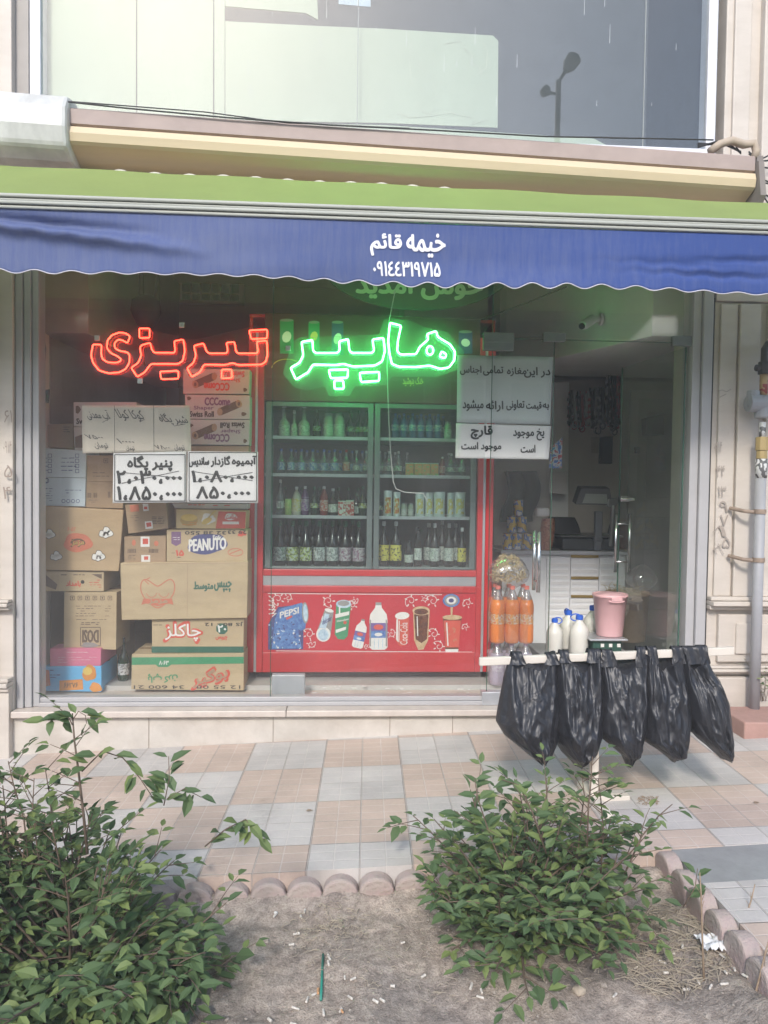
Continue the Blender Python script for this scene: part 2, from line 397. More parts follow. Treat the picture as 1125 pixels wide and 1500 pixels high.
def soilz(x, y):
    p = Vector((x*1.6, y*1.6, .3)); h = .035*noise.noise(p)+.022*noise.noise(p*3.1)+.011*noise.noise(p*8)+.007*noise.noise(p*21)
    h += .018*max(0, 1-abs(y+2.35)/.35)*noise.noise(Vector((x*4, y*4, 5)))
    return h-.065+.05*max(0, 1-abs(y-KY+.05)/.12)+.04*max(0, 1-abs(x-1.2)/.12)+.03*min(1, max(0, (-1.6-y)/.8))+(.03*x if x > -2 else -.06)
M_soil = None
def soilmat():
    m, n, b, L = nodes('dry_soil'); N = n.nodes.new
    tc = N('ShaderNodeTexCoord')
    def nz(s, d=8, r=.65):
        x = N('ShaderNodeTexNoise'); x.inputs['Scale'].default_value = s; x.inputs['Detail'].default_value = d; x.inputs['Roughness'].default_value = r; L(tc.outputs['Object'], x.inputs['Vector']); return x
    a, c, d = nz(2.3), nz(28), nz(160, 4)
    r = N('ShaderNodeValToRGB'); r.color_ramp.elements[0].position = .38; r.color_ramp.elements[1].position = .62
    r.color_ramp.elements[0].color = (.35,.31,.28,1); r.color_ramp.elements[1].color = (.53,.455,.39,1); L(a.outputs[0], r.inputs[0])
    r2 = N('ShaderNodeValToRGB'); r2.color_ramp.elements[0].position = .3; r2.color_ramp.elements[1].position = .72
    r2.color_ramp.elements[0].color = (.55,.52,.5,1); r2.color_ramp.elements[1].color = (1.3,1.27,1.22,1); L(c.outputs[0], r2.inputs[0])
    r3 = N('ShaderNodeValToRGB'); r3.color_ramp.elements[0].position = .32; r3.color_ramp.elements[1].position = .6
    r3.color_ramp.elements[0].color = (.55,.55,.55,1); r3.color_ramp.elements[1].color = (1.1,1.1,1.1,1); L(d.outputs[0], r3.inputs[0])
    m1 = N('ShaderNodeMix'); m1.data_type = 'RGBA'; m1.blend_type = 'MULTIPLY'; m1.inputs[0].default_value = 1; L(r.outputs[0], m1.inputs[6]); L(r2.outputs[0], m1.inputs[7])
    m2 = N('ShaderNodeMix'); m2.data_type = 'RGBA'; m2.blend_type = 'MULTIPLY'; m2.inputs[0].default_value = .8; L(m1.outputs[2], m2.inputs[6]); L(r3.outputs[0], m2.inputs[7])
    L(m2.outputs[2], b.inputs['Base Color']); b.inputs['Roughness'].default_value = .95; b.inputs['Specular IOR Level'].default_value = .15
    bp = N('ShaderNodeBump'); bp.inputs['Strength'].default_value = .9; bp.inputs['Distance'].default_value = .012; 
    ad = N('ShaderNodeMath'); ad.operation = 'MULTIPLY_ADD'; L(d.outputs[0], ad.inputs[0]); ad.inputs[1].default_value = .5; L(c.outputs[0], ad.inputs[2]); L(ad.outputs[0], bp.inputs['Height']); L(bp.outputs[0], b.inputs['Normal'])
    return m
M_soil = soilmat()
def kedge(y): return 1.253     # x of the right kerb row
mb = MB()
def sfn(u, v):
    y = -3.4+v*(3.4+KY-.005); xr = kedge(y)+.01; x = -3.2+u*(xr+3.2)
    return (x, y, soilz(x, y))
mb.grid(sfn, 230, 100)
solo('soil_bed', mb, M_soil, kind='structure', loc=(0,0,0), smooth=True)

# scalloped kerb stones round the bed
M_kerb = mat('pink_kerb', (.40,.345,.30), .9, 0, 14, .6, col2=(.42,.315,.295), thr=(.35,.65))
proto = None
def kerbstone(loc, rz, lab, grp):
    global proto
    if proto is None:
        m_ = MB(); pts = [(-.064,-.12),(.064,-.12),(.064,.028)]+[(.064*math.cos(a), .028+.052*math.sin(a)) for a in [k*math.pi/14 for k in range(1, 14)]]+[(-.064,.028)]
        m_.prism([(x, -.03, z) for x, z in pts], (0,.06,0))
        proto = solo('kerb_stone', m_, M_kerb, lab, 'kerb stone', (0,0,0), grp, bevel=.009); proto.location = loc; proto.rotation_euler = (0,0,rz); return
    dup(proto, loc, (rnd(-.05,.05), rnd(-.04,.04), rz+rnd(-.05,.05)), None, lab, grp)
LK = 'pinkish round topped kerb stone in the row between the pavement and the soil bed'
x = -2.1
while x < 1.20:
    kerbstone((x, KY-.031+rnd(-.003,.003), pz(x)-.088+rnd(-.008,.006)), rnd(-.03,.03), LK, 'kerb stones behind the soil bed'); x += .1325
LK2 = 'pinkish round topped kerb stone in the row running toward the street on the right'
y = KY-.06
while y > -2.9:
    kerbstone((kedge(y), y, pz(1.3)-.074+rnd(-.008,.008)), rad(-90), LK2, 'kerb stones right of the soil bed'); y -= .128

# ------------------------------------------------------------------ the building
B = thing('shop_building', 'travertine faced building with a glazed corner shop front and large upper window', 'building', (0,0,0))
ZF = .25
# piers
def molding(mb, x0, x1, yf, z, h, out):     # small cornice profile along x
    for k, (a, o) in enumerate([(0, .5), (.35, 1.0), (.72, .6)]):
        mb.box(x0, x1, yf-out*o, yf+.05, z+h*a, z+h*(a+.33 if k < 2 else 1.0))
mb = MB()
mb.box(-4.2,-1.868,-.10,.5,-.3,4.9); mb.box(-1.868,-1.785,-.075,.45,-.3,4.9)
zl = P(10,885,-.1).z; zl2 = P(10,1000,-.1).z
mb.box(-4.2,-1.79,-.125,-.05,-.3,zl2-.02)
pieces('pier', mb, [M_stone], B, bevel=.004)
mb = MB(); molding(mb, -4.2,-1.79,-.105,zl-.03,.055,.04); molding(mb,-4.2,-1.785,-.125,zl2-.04,.07,.04)
part('moulding', mb, M_stone, B, bevel=.004)
mb = MB(); mb.box(-2.6,-1.90,-.118,-.09,zl2+.06,zl-.12); pieces('relief_panel', mb, M_stone2, B, bevel=.008)
# right pier with flutes
mb = MB()
mb.box(2.16,4.6,-.03,.5,-.3,2.58)
mb.box(2.16,4.6,-.05,.4,2.58,2.9)
zr = P(1060,885,-.06).z
for a, b_, o in [(2.19,2.29,.018),(2.30,2.42,.030),(2.47,2.62,.030),(2.66,2.8,.024),(2.9,3.4,.03)]:
    mb.box(a, b_, -.03-o, 0, zr+.045, 2.565)
pieces('pier', mb, M_stone, B, bevel=.006)
mb = MB(); molding(mb, 2.155,4.6,-.045,zr-.03,.075,.075); molding(mb,2.155,4.6,-.045,P(1060,985,-.06).z-.01,.05,.05)
part('moulding', mb, M_stone, B, bevel=.004)
mb = MB(); z1 = P(1060,900,-.06).z; z0 = P(1060,970,-.06).z
mb.box(2.22,2.9,-.06,-.02,z0,z1); mb.box(2.32,2.9,-.075,-.02,z0+.05,z1-.05); mb.box(2.155,4.6,-.085,-.01,-.3,P(1060,988,-.06).z-.012)
pieces('relief_panel', mb, M_stone, B, bevel=.006)
# handwritten digits on the piers
mb = MB()
for k, (s, x, y) in enumerate([('۰۹۱۴', 1052, 655), ('۴۴', 1056, 690), ('۱۳', 1058, 720), ('۹', 1060, 742), ('۷', 1061, 762), ('۱', 1058, 778), ('۵', 1064, 794)]):
    txt(mb, s, x-6, y-8, x+6, y+8, -.0605)
dline(mb, [(1052,573),(1058,571),(1064,574),(1071,570)], 1.0, -.0605)
dline(mb, [(1054,582),(1064,577)], 1.0, -.0605)
for (a, b_) in [((1044,806),(1056,798)),((1046,800),(1050,812)),((1052,796),(1060,812)),((1044,780),(1054,770))]: dline(mb, [a, b_], 1.0, -.0605)
pieces('pen_marking', mb, mat('pen_mark', (.34,.29,.25), .8), B)
mb = MB()
for s, x, y in [('۰۹۱۴', 11, 655), ('۵', 12, 690), ('۴', 10, 722), ('۶۱', 12, 610)]: txt(mb, s, x-6, y-9, x+6, y+9, -.1)
pieces('pen_marking', mb, mat('faint_pen_mark', (.30,.24,.2), .8), B)
# plinth and sill
mb = MB(); mb.box(-1.79,2.16,-.075,.3,-.3,.184)
part('plinth', mb, M_plinth, B, bevel=.003)
mb = MB(); xs = [-1.788,-.285,.965,2.158]
for a, b_ in zip(xs, xs[1:]): mb.box(a+.0012, b_-.0012, -.115, .32, .186, .222)
part('sill', mb, M_sill, B, bevel=.005)
mb = MB(); 
for x in (-1.05,-.36,.3,.66): mb.box(x-.0015,x+.0015,-.078,-.07,-.1,.18)
pieces('plinth_joint', mb, mat('joint', (.26,.21,.17), .9), B)
# upper wall
mb = MB(); mb.box(-4.2,4.6,.01,.09,2.76,3.44); part('lintel_wall', mb, mat('lintel', (.42,.36,.30), .8, .1, 4), B)
mb = MB(); mb.box(-4.2,-1.775,-.10,.5,4.9,6); mb.box(2.20,4.6,.0,.5,2.9,6.5)
for a, b_, o in [(2.24,2.34,.02),(2.40,2.62,.05),(2.7,3.3,.06)]: mb.box(a, b_, -o, .05, 2.95, 6.4)
pieces('upper_wall', mb, M_stone, B, bevel=.006)
mb = MB(); mb.box(-1.80,-1.715,-.03,.1,3.4,6.2); part('upper_jamb', mb, mat('jamb_stone', (.36,.33,.3), .7), B)

# shop window frame (left), bottom rail, right jamb
mb = MB()
mb.box(-1.782,-1.745,-.05,.12,.223,2.75); mb.box(-1.743,-1.705,-.035,.10,.223,2.75); mb.box(-1.703,-1.668,-.02,.08,.223,2.75)
pieces('window_frame', mb, M_alu, B, bevel=.004)
mb = MB(); mb.box(-1.668,.842,-.025,.05,.223,.246); mb.box(-1.668,.842,-.012,.05,.247,.272)
pieces('bottom_rail', mb, M_alu, B, bevel=.003)
mb = MB(); mb.box(2.035,2.085,-.03,.1,.223,2.75); mb.box(2.087,2.145,-.05,.12,.223,2.75)
pieces('window_frame', mb, M_alu, B, bevel=.004)
mb = MB(); mb.box(2.146,2.158,-.035,.05,.223,2.6); part('frame_gap', mb, M_dark, B)
# panes of the shop front: single sheets of glass
def pane(name, x0, x1, z0, z1, m, par=B, y=0.0):
    q = MB().poly([(x0,y,z0),(x1,y,z0),(x1,y,z1),(x0,y,z1)]); return part(name, q, m, par)
pane('window_pane', -1.668,-.386,.272,2.75,M_glass)
pane('window_pane', -.382,.836,.272,2.75,M_glass)
XJ = P(718,700,0).x
pane('window_pane', XJ+.003,P(808,700,0).x,.30,P(760,495,0).z,M_glass)
pane('transom_pane', XJ+.003,2.035,P(760,493,0).z,2.75,M_glass)
mb = MB(); 
for x in (-.384, XJ, P(808,700,0).x): mb.box(x-.0018,x+.0018,-.004,.004,.272,2.75 if x < 1 else P(760,496,0).z)
mb.box(XJ,2.035,-.004,.004,P(760,496,0).z-.003,P(760,496,0).z)
pieces('glass_edge', mb, mat('green_glass_edge', (.05,.11,.08), .2), B)
mb = MB(); mb.box(.838,1.16,-.03,.03,.223,.30); part('threshold', mb, M_alu2, B, bevel=.003)
# patch fittings
mb = MB()
for x0, y0, x1, y1 in [(708,488,753,501),(708,502,752,513),(796,488,828,500),(985,493,1024,506)]:
    a, b_ = P(x0, y1, -.01), P(x1, y0, -.01); mb.box(a.x, b_.x, -.016, .016, a.z, b_.z)
pieces('patch_fitting', mb, M_gasket, B, bevel=.002)
def pull(mb, x, y, z0, z1):
    for dy in (-.05, .05): mb.tube([(x, y+dy, z0), (x, y+dy, z1)], .011, 10)
    for z in (z0+.06, z1-.06): mb.tube([(x, y-.05, z), (x, y+.05, z)], .007, 8)
mb = MB(); q0, q1 = P(785,866,0), P(785,778,0); pull(mb, q0.x, 0, q0.z, q1.z)
part('door_handle', mb, M_chrome, B, smooth=True)
# open glass door leaf hinged on the right jamb
hx, fx, fy = 2.015, P(908,700,.78).x, .78
mb = MB(); zt = P(1000,508,0).z
mb.poly([(hx,.01,.27),(fx,fy,.27),(fx,fy,zt),(hx,.01,zt)])
DL = part('glass_door', mb, M_gdoor, B)
mb = MB(); mb.tube([(fx,fy,.27),(fx,fy,zt)], .005, 6); mb.tube([(hx-.002,.012,.27),(hx-.002,.012,zt)], .005, 6); pieces('glass_edge', mb, bpy.data.materials['green_glass_edge'], DL)
dv = Vector((fx-hx, fy-.01, 0)).normalized(); nv = Vector((-dv.y, dv.x, 0))
mb = MB(); hb = Vector((fx, fy, 0))-dv*.06
for s in (-1, 1):
    mb.tube([hb+nv*.05*s+Vector((0,0,.92)), hb+nv*.05*s+Vector((0,0,1.32))], .011, 10)
for z in (.99, 1.25): mb.tube([hb-nv*.05+Vector((0,0,z)), hb+nv*.05+Vector((0,0,z))], .008, 8)
part('door_handle', mb, M_chrome, DL, smooth=True)
mb = MB(); mb.box(hb.x-.03,hb.x+.03,hb.y-.03,hb.y+.03,1.40,1.44); mb.tube([hb+Vector((-.03,-.02,1.42)), hb+Vector((.06,-.05,1.42))], .014, 10); part('door_lock', mb, M_chrome, DL, bevel=.006)
mb = MB(); a = Vector((hx,.01,.27)); mb.prism([a+dv*.02+nv*.012, a+dv*.8+nv*.012, a+dv*.8-nv*.012, a+dv*.02-nv*.012], (0,0,.09)); part('bottom_fitting', mb, M_gasket, DL)

# interior shell
mb = MB(); mb.box(-1.9,3.1,.32,3.7,.0,ZF); part('floor', mb, M_floorin, B)
mb = MB(); mb.box(-1.9,3.1,3.6,3.75,ZF,3.4); part('back_wall', mb, M_wallin, B)
mb = MB(); mb.box(-1.95,-1.80,.5,3.6,ZF,3.4); part('side_wall', mb, M_wallbrown, B)
mb = MB(); mb.box(2.95,3.1,.5,3.6,ZF,3.4); part('side_wall', mb, mat('taupe_wall', (.55,.51,.46), .7, .1, 2), B)
mb = MB(); mb.box(-1.9,3.1,.095,3.7,3.36,3.39); part('ceiling', mb, mat('ceiling_panel', (.80,.79,.77), .8), B)
mb = MB(); mb.prism([(1.93,.30,2.44),(1.33,1.75,2.44),(1.33,2.0,2.44),(2.94,2.0,2.44),(2.94,.30,2.44)][::-1], (0,0,.915)); part('bulkhead', mb, M_wallgrey, B, bevel=.004)
mb = MB(); mb.prism([(-1.52,.35,2.38),(-1.52,3.2,2.42),(-1.52,3.2,3.355),(-1.52,.35,3.355)], (-.28,0,0)); part('bulkhead', mb, mat('taupe_panel', (.34,.31,.27), .7), B, bevel=.004)
mb = MB(); mb.box(.55,1.88,2.3,2.4,2.40,3.355); mb.box(.95,1.30,2.24,2.30,ZF,2.4); pieces('partition', mb, mat('cream_partition', (.60,.58,.53), .7, .05), B)
mb = MB(); mb.box(-1.52,.55,2.9,2.98,1.95,3.355); pieces('partition', mb, mat('olive_partition', (.44,.40,.32), .7, .08), B)
mb = MB(); mb.box(-1.52,.55,2.87,2.895,2.38,2.40); mb.box(-1.52,.55,2.86,2.895,2.62,2.65); pieces('partition_trim', mb, M_wallbrown, B)
# barred window in the back partition
a, b_ = P(266,440,2.86), P(352,396,2.86)
mb = MB(); mb.box(a.x, b_.x, 2.86, 2.89, a.z, min(3.355, b_.z+.2)); bw = part('barred_window', mb, M_dark, B)
mb = MB()
for k in range(7): mb.box(a.x+k*(b_.x-a.x)/6-.006, a.x+k*(b_.x-a.x)/6+.006, 2.835, 2.85, a.z, min(3.355, b_.z+.2))
pieces('window_bar', mb, M_white, bw)
mb = MB()
for k in (.06, .16): mb.box(a.x, b_.x, 2.838, 2.855, a.z+k, a.z+k+.012)
mb.box(b_.x, b_.x+.04, 2.83,2.89,a.z-.03,min(3.355, b_.z+.2)); mb.box(a.x-.02,b_.x+.04,2.83,2.89,a.z-.03,a.z); pieces('window_bar', mb, M_wallin, bw)
# inner door on right wall
dx0, dx1 = P(932,700,2.03).x, P(1010,700,2.03).x
mb = MB(); mb.box(dx0,dx1,2.03,2.048,ZF,2.27); ind = part('inner_door', mb, mat('inner_door', (.50,.48,.44), .5), B)
mb = MB(); mb.box(dx0-.07,dx0,2.015,2.048,ZF,2.34); mb.box(dx1,dx1+.07,2.015,2.048,ZF,2.34); mb.box(dx0,dx1,2.015,2.048,2.27,2.34); pieces('door_frame', mb, M_wallin, ind)
mb = MB(); mb.box(dx0+.08,dx1-.08,2.022,2.0295,1.42,2.15); mb.box(dx0+.08,dx1-.08,2.022,2.0295,.45,1.25); pieces('door_panel', mb, mat('inner_panel', (.42,.40,.37), .5), ind, bevel=.005)

# upper window
UZ0 = 3.47
mb = MB(); mb.box(-1.715,-1.655,-.02,.08,UZ0-.1,6.2); mb.box(2.085,2.14,-.02,.08,UZ0-.1,6.2); mb.box(-1.715,2.14,-.03,.08,UZ0-.08,UZ0-.02)
UW = part('upper_window_frame', mb, mat('bright_aluminium', (.66,.66,.69), .3), B, bevel=.006)
mb = MB(); mb.poly([(-1.655,0,UZ0-.02),(2.085,0,UZ0-.02),(2.085,0,6.2),(-1.655,0,6.2)]); part('window_pane', mb, M_gup, UW)
mb = MB()
for x in (.075,1.72): mb.box(x-.002,x+.002,-.004,.004,UZ0-.02,6.2)
pieces('glass_joint', mb, mat('silicone', (.32,.34,.33), .5), UW)
M_cream = mat('cream_board', (.47,.52,.40), .8, .06, 1.8, stretch=(2,1,.4))
mb = MB()
def sheet(pts, Y, th=.006): mb.prism([P(x, y, Y) for x, y in pts], (0,th,0))
sheet([(40,-80),(199,-80),(199,215),(40,215)], .08); sheet([(201,-80),(312,-80),(312,225),(201,225)], .082); sheet([(314,-80),(329,-80),(329,225),(314,225)], .081)
sheet([(330,-60),(462,-60),(466,29),(448,19),(330,9)], .08)
sheet([(330,31),(466,38),(562,42),(722,52),(730,60),(729,187),(562,180),(330,176)], .085)
sheet([(330,179),(560,183),(870,203),(889,213),(889,245),(330,245)], .088)
pieces('cream_board', mb, M_cream, UW)
mb = MB(); sheet([(496,-60),(543,-60),(543,10),(496,6)], .4); part('pale_panel', mb, mat('pale_blue_panel', (.45,.55,.62), .6), UW)
mb = MB()
def scrib(pts): dline(mb, pts, .7, .0835)
for pts in [[(603,62),(600,90),(603,130)],[(610,150),(615,160),(628,168),(640,158)],[(582,165),(600,172),(630,170),(660,165),(690,172)],[(650,64),(675,60),(682,72)],[(680,72),(692,80),(688,92),(702,98),(706,110)],[(706,60),(714,75),(712,100),(700,108)],[(612,92),(620,102)],[(634,120),(640,140),(632,150)],[(612,128),(616,132)],[(690,182),(715,175)]]: scrib(pts)
pieces('pencil_drawing', mb, mat('pencil_line', (.58,.60,.48), .9), UW)
mb = MB()
for k in range(30):
    x = rnd(-1.5,2.05); z = rnd(3.5,4.25); l_ = rnd(.02,.11); mb.poly([(x-.0012,-.001,z),(x+.0012,-.001,z),(x+.0006,-.001,z+l_),(x-.0006,-.001,z+l_)])
pieces('water_streak', mb, mat('lime_streak', (.62,.64,.64), .8), UW)
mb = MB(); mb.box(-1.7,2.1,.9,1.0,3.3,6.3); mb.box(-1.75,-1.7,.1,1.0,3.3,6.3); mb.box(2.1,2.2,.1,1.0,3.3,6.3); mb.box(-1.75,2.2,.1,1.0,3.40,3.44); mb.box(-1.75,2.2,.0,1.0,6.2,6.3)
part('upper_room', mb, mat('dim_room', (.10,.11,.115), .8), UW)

# cable run along the upper sill, conduit at right
M_cable = mat('black_cable', (.03,.03,.03), .6)
mb = MB(); mb.tube([P(x, y, -.36) for x, y in [(-60,132),(60,145),(180,158),(330,172),(480,183),(640,191),(800,200),(960,203),(1045,205)]], .004, 6)
mb.tube([P(x, y, -.355) for x, y in [(-60,136),(120,150),(300,164),(420,180),(600,188)]], .003, 6)
solo('cable', mb, M_cable, 'thin black cables sagging along the top of the awning case', 'cable', smooth=True)
mb = MB(); mb.tube([P(x, y, -.28) for x, y in [(1040,222),(1055,211),(1072,206),(1090,212),(1104,210),(1108,222),(1105,232)]], .022, 10)
solo('conduit', mb, mat('tan_conduit', (.42,.34,.26), .6), 'bent tan conduit over the right end of the awning case', 'conduit', smooth=True)
mb = MB()
for k in range(7):
    mb.tube([P(1100+rnd(-4,3), 222+k*3, -.12), P(1112, 228+k*9+rnd(-8,8), -.14), P(1140, 215+k*16+rnd(-12,12), -.1)], .0045, 6)
for k in range(4):
    mb.tube([P(1022,216-k*2,-.2), P(1050+k*9,207+k*2,-.24), P(1085,222+k,-.2)], .005, 6)
solo('cable_bundle', mb, M_cable, 'tangle of dark wires on the stone beside the awning bracket', 'wires', smooth=True)
# ------------------------------------------------------------------ awning
A = thing('awning', 'folding shop awning with lime green cloth and blue scalloped valance', 'awning', (0,-.3,2.38))
def caseprof(x):                       # (y, z) outline of the case, slightly out of level
    dz = -.029*(x+1.39)
    return [(-.02,3.34+dz),(-.33,3.385+dz),(-.345,3.375+dz),(-.345,3.302+dz),(-.325,3.293+dz),(-.35,3.285+dz),(-.362,3.25+dz),(-.352,3.212+dz),(-.335,3.200+dz),(-.20,3.150+dz),(-.18,3.14+dz),(-.235,3.10+dz),(-.22,3.02+dz),(-.02,3.0+dz)]
M_case_top = mat('case_pink', (.36,.28,.25), .6, .1, 6)
M_case = mat('case_cream', (.60,.49,.32), .5, .08, 2, stretch=(.3,3,3))
mb = MB(); xa, xb = -1.39, 2.20; pa, pb = caseprof(xa), caseprof(xb); n = len(pa)
va = [(xa, y, z) for y, z in pa]+[(xb, y, z) for y, z in pb]
for k in range(n-1):
    mb.mat(0 if k < 4 else 1); mb.add([va[k], va[n+k], va[n+k+1], va[k+1]], [(0,1,2,3)])
mb.mat(1); mb.add(va, [list(range(n)), list(range(2*n-1, n-1, -1))])
part('case', mb, [M_case_top, M_case], A)
mb = MB(); pc = [(-.0,3.42),(-.25,3.455),(-.36,3.43),(-.40,3.36),(-.405,3.26),(-.38,3.17),(-.30,3.125),(0,3.10)]
mb.prism([(-1.385, y, z-.0) for y, z in pc], (-.9,0,.03)); part('end_cover', mb, mat('grey_cover', (.58,.58,.55), .4, .25, 5, stretch=(1,1,.5)), A, smooth=False, bevel=.02)
mb = MB(); mb.prism([(2.205,-.05,3.30),(2.205,-.37,3.24),(2.205,-.40,3.05),(2.205,-.30,2.94),(2.205,-.05,2.92)], (.03,0,0)); mb.box(2.235,2.27,-.3,0,3.0,3.3)
part('bracket', mb, mat('weathered_bracket', (.22,.19,.17), .7), A)
# cloth
M_green = mat('lime_cloth', (.31,.40,.125), .8, .06, 3, trans=.35)
mb = MB()
CY0, CZ0, CY1, CZ1 = -.40, 3.035, -.93, 2.722
def cloth(u, v):
    x = -3.2+u*6.2; s = math.sin(math.pi*v); y = CY0+(CY1-CY0)*v; z = CZ0+(CZ1-CZ0)*v-.016*s+.003*math.sin(x*9)*(1-v)+.006*noise.noise(Vector((x*1.5, v*2, 7)))*s
    return (x, y, z-.013*x*(1-v))
mb.grid(cloth, 120, 10); cl = part('cloth', mb, M_green, A, smooth=True)
mb = MB()
def frill(u, v):
    x = -1.25+u*1.9; z = cloth((x+3.2)/6.2, 0)[2]
    return (x, CY0+.006, z-.03+v*(.027+.012*max(0, math.sin(x*38+.5*math.sin(x*3)))**.8))
mb.grid(frill, 240, 1); part('frill', mb, mat('cream_frill', (.62,.59,.50), .8), A)
# front bar
M_bar = mat('bar_aluminium', (.40,.41,.36), .45, .1, 3, stretch=(.3,4,4))
mb = MB(); 
for (z0, z1, y0) in [(2.706,2.722,-.945),(2.691,2.703,-.938),(2.674,2.689,-.953),(2.657,2.671,-.944)]: mb.box(-3.2,3.0,y0,-.905,z0,z1)
part('front_bar', mb, [M_bar], A, bevel=.006)
# valance
def vcol():
    m, n, b, L = nodes('blue_valance'); N = n.nodes.new
    tc = N('ShaderNodeTexCoord'); mp = N('ShaderNodeMapping'); mp.inputs['Scale'].default_value = (1.2,1,4); L(tc.outputs['Object'], mp.inputs[0])
    nz = N('ShaderNodeTexNoise'); nz.inputs['Scale'].default_value = 1.3; nz.inputs['Detail'].default_value = 8; nz.inputs['Roughness'].default_value = .7; L(mp.outputs[0], nz.inputs['Vector'])
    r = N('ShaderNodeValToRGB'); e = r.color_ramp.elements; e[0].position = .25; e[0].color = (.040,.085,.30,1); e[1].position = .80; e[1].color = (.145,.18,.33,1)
    mpv = N('ShaderNodeMapping'); mpv.inputs['Scale'].default_value = (1,1,.09); L(tc.outputs['Object'], mpv.inputs[0])
    nv_ = N('ShaderNodeTexNoise'); nv_.inputs['Scale'].default_value = 46; nv_.inputs['Detail'].default_value = 7; nv_.inputs['Roughness'].default_value = .7; L(mpv.outputs[0], nv_.inputs['Vector'])
    sp_ = N('ShaderNodeSeparateXYZ'); L(tc.outputs['Object'], sp_.inputs[0])
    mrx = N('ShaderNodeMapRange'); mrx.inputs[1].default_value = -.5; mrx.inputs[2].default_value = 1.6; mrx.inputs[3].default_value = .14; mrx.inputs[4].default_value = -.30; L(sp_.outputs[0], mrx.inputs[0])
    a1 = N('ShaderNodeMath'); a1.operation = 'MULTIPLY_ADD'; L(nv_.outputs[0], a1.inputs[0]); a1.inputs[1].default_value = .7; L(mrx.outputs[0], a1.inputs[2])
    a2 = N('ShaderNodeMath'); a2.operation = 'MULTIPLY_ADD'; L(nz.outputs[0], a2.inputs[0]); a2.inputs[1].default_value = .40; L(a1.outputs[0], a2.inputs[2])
    L(a2.outputs[0], r.inputs[0]); L(r.outputs[0], b.inputs['Base Color']); b.inputs['Roughness'].default_value = .75
    tr = N('ShaderNodeBsdfTranslucent'); L(r.outputs[0], tr.inputs[0]); mx = N('ShaderNodeMixShader'); mx.inputs[0].default_value = .25
    L(b.outputs[0], mx.inputs[1]); L(tr.outputs[0], mx.inputs[2]); L(mx.outputs[0], n.nodes['Material Output'].inputs[0])
    mp2 = N('ShaderNodeMapping'); mp2.inputs['Scale'].default_value = (1,1,.25); L(tc.outputs['Object'], mp2.inputs[0])
    n3 = N('ShaderNodeTexNoise'); n3.inputs['Scale'].default_value = 14; n3.inputs['Detail'].default_value = 5; L(mp2.outputs[0], n3.inputs['Vector'])
    bp = N('ShaderNodeBump'); bp.inputs['Strength'].default_value = .25; bp.inputs['Distance'].default_value = .02; L(n3.outputs[0], bp.inputs['Height']); L(bp.outputs[0], b.inputs['Normal'])
    return m
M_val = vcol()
VY = -.932
def vy(x, v):
    f = .014*math.sin(x*3.1+v*1.2)*v+.010*noise.noise(Vector((x*2.2, v*2.5, 1)))*v
    # long diagonal fold at the left, creases at the right
    d = (v-.30)-(x+1.48)*.38
    f += -.045*math.exp(-(d/.10)**2)*max(0, min(1, (-.55-x)/.5))*min(1, v*5)
    d2 = (v-.15)-(x+1.48)*.28
    f += .035*math.exp(-(d2/.07)**2)*max(0, min(1, (-.75-x)/.5))*min(1, v*5)
    for cx, cv, sl_, am in [(1.7,.72,.02,.02),(1.85,.45,-.1,.016),(1.55,.55,.05,.010)]:
        d3 = (v-cv)-(x-cx)*sl_; f += am*math.exp(-(d3/.045)**2)*math.exp(-((x-cx)/.28)**2)
    return VY+f
def val(u, v):
    x = -3.2+u*6.2
    h = .264+(.009+.004*math.sin(x*2.3))*math.cos(x*2*math.pi/.158+.7*math.sin(x*1.7))+.005*math.sin(x*4)
    return (x, vy(x, v), 2.658-h*v-.004*math.sin(x*1.7))
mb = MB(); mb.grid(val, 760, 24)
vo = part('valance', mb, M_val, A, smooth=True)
so_ = vo.modifiers.new('thickness', 'SOLIDIFY'); so_.thickness = .0016; so_.offset = 1
mb = MB()
mb.tube([Vector(val(k/760, 1)) for k in range(761)], .0022, 5); part('hem_piping', mb, mat('hem_thread', (.62,.60,.64), .8), A)
mb = MB()
def onval(x, y, k):
    p = P(x, y, VY); v = (2.658-p.z)/.271
    return Vector((p.x, vy(p.x, max(0, min(1, v)))-.004-k*.0002, p.z))
txt(mb, 'خیمه', 596, 343, 652, 376, VY, .9, fn=onval, sl=.02); txt(mb, 'قائم', 543, 343, 588, 374, VY, .9, fn=onval, sl=.02)
txt(mb, '۰۹۱٤٤۳۱۹۷۱۵', 547, 383, 645, 404, VY, .6, fn=onval, sl=.02)
part('lettering', mb, mat('white_paint', (.80,.80,.84), .7), A)

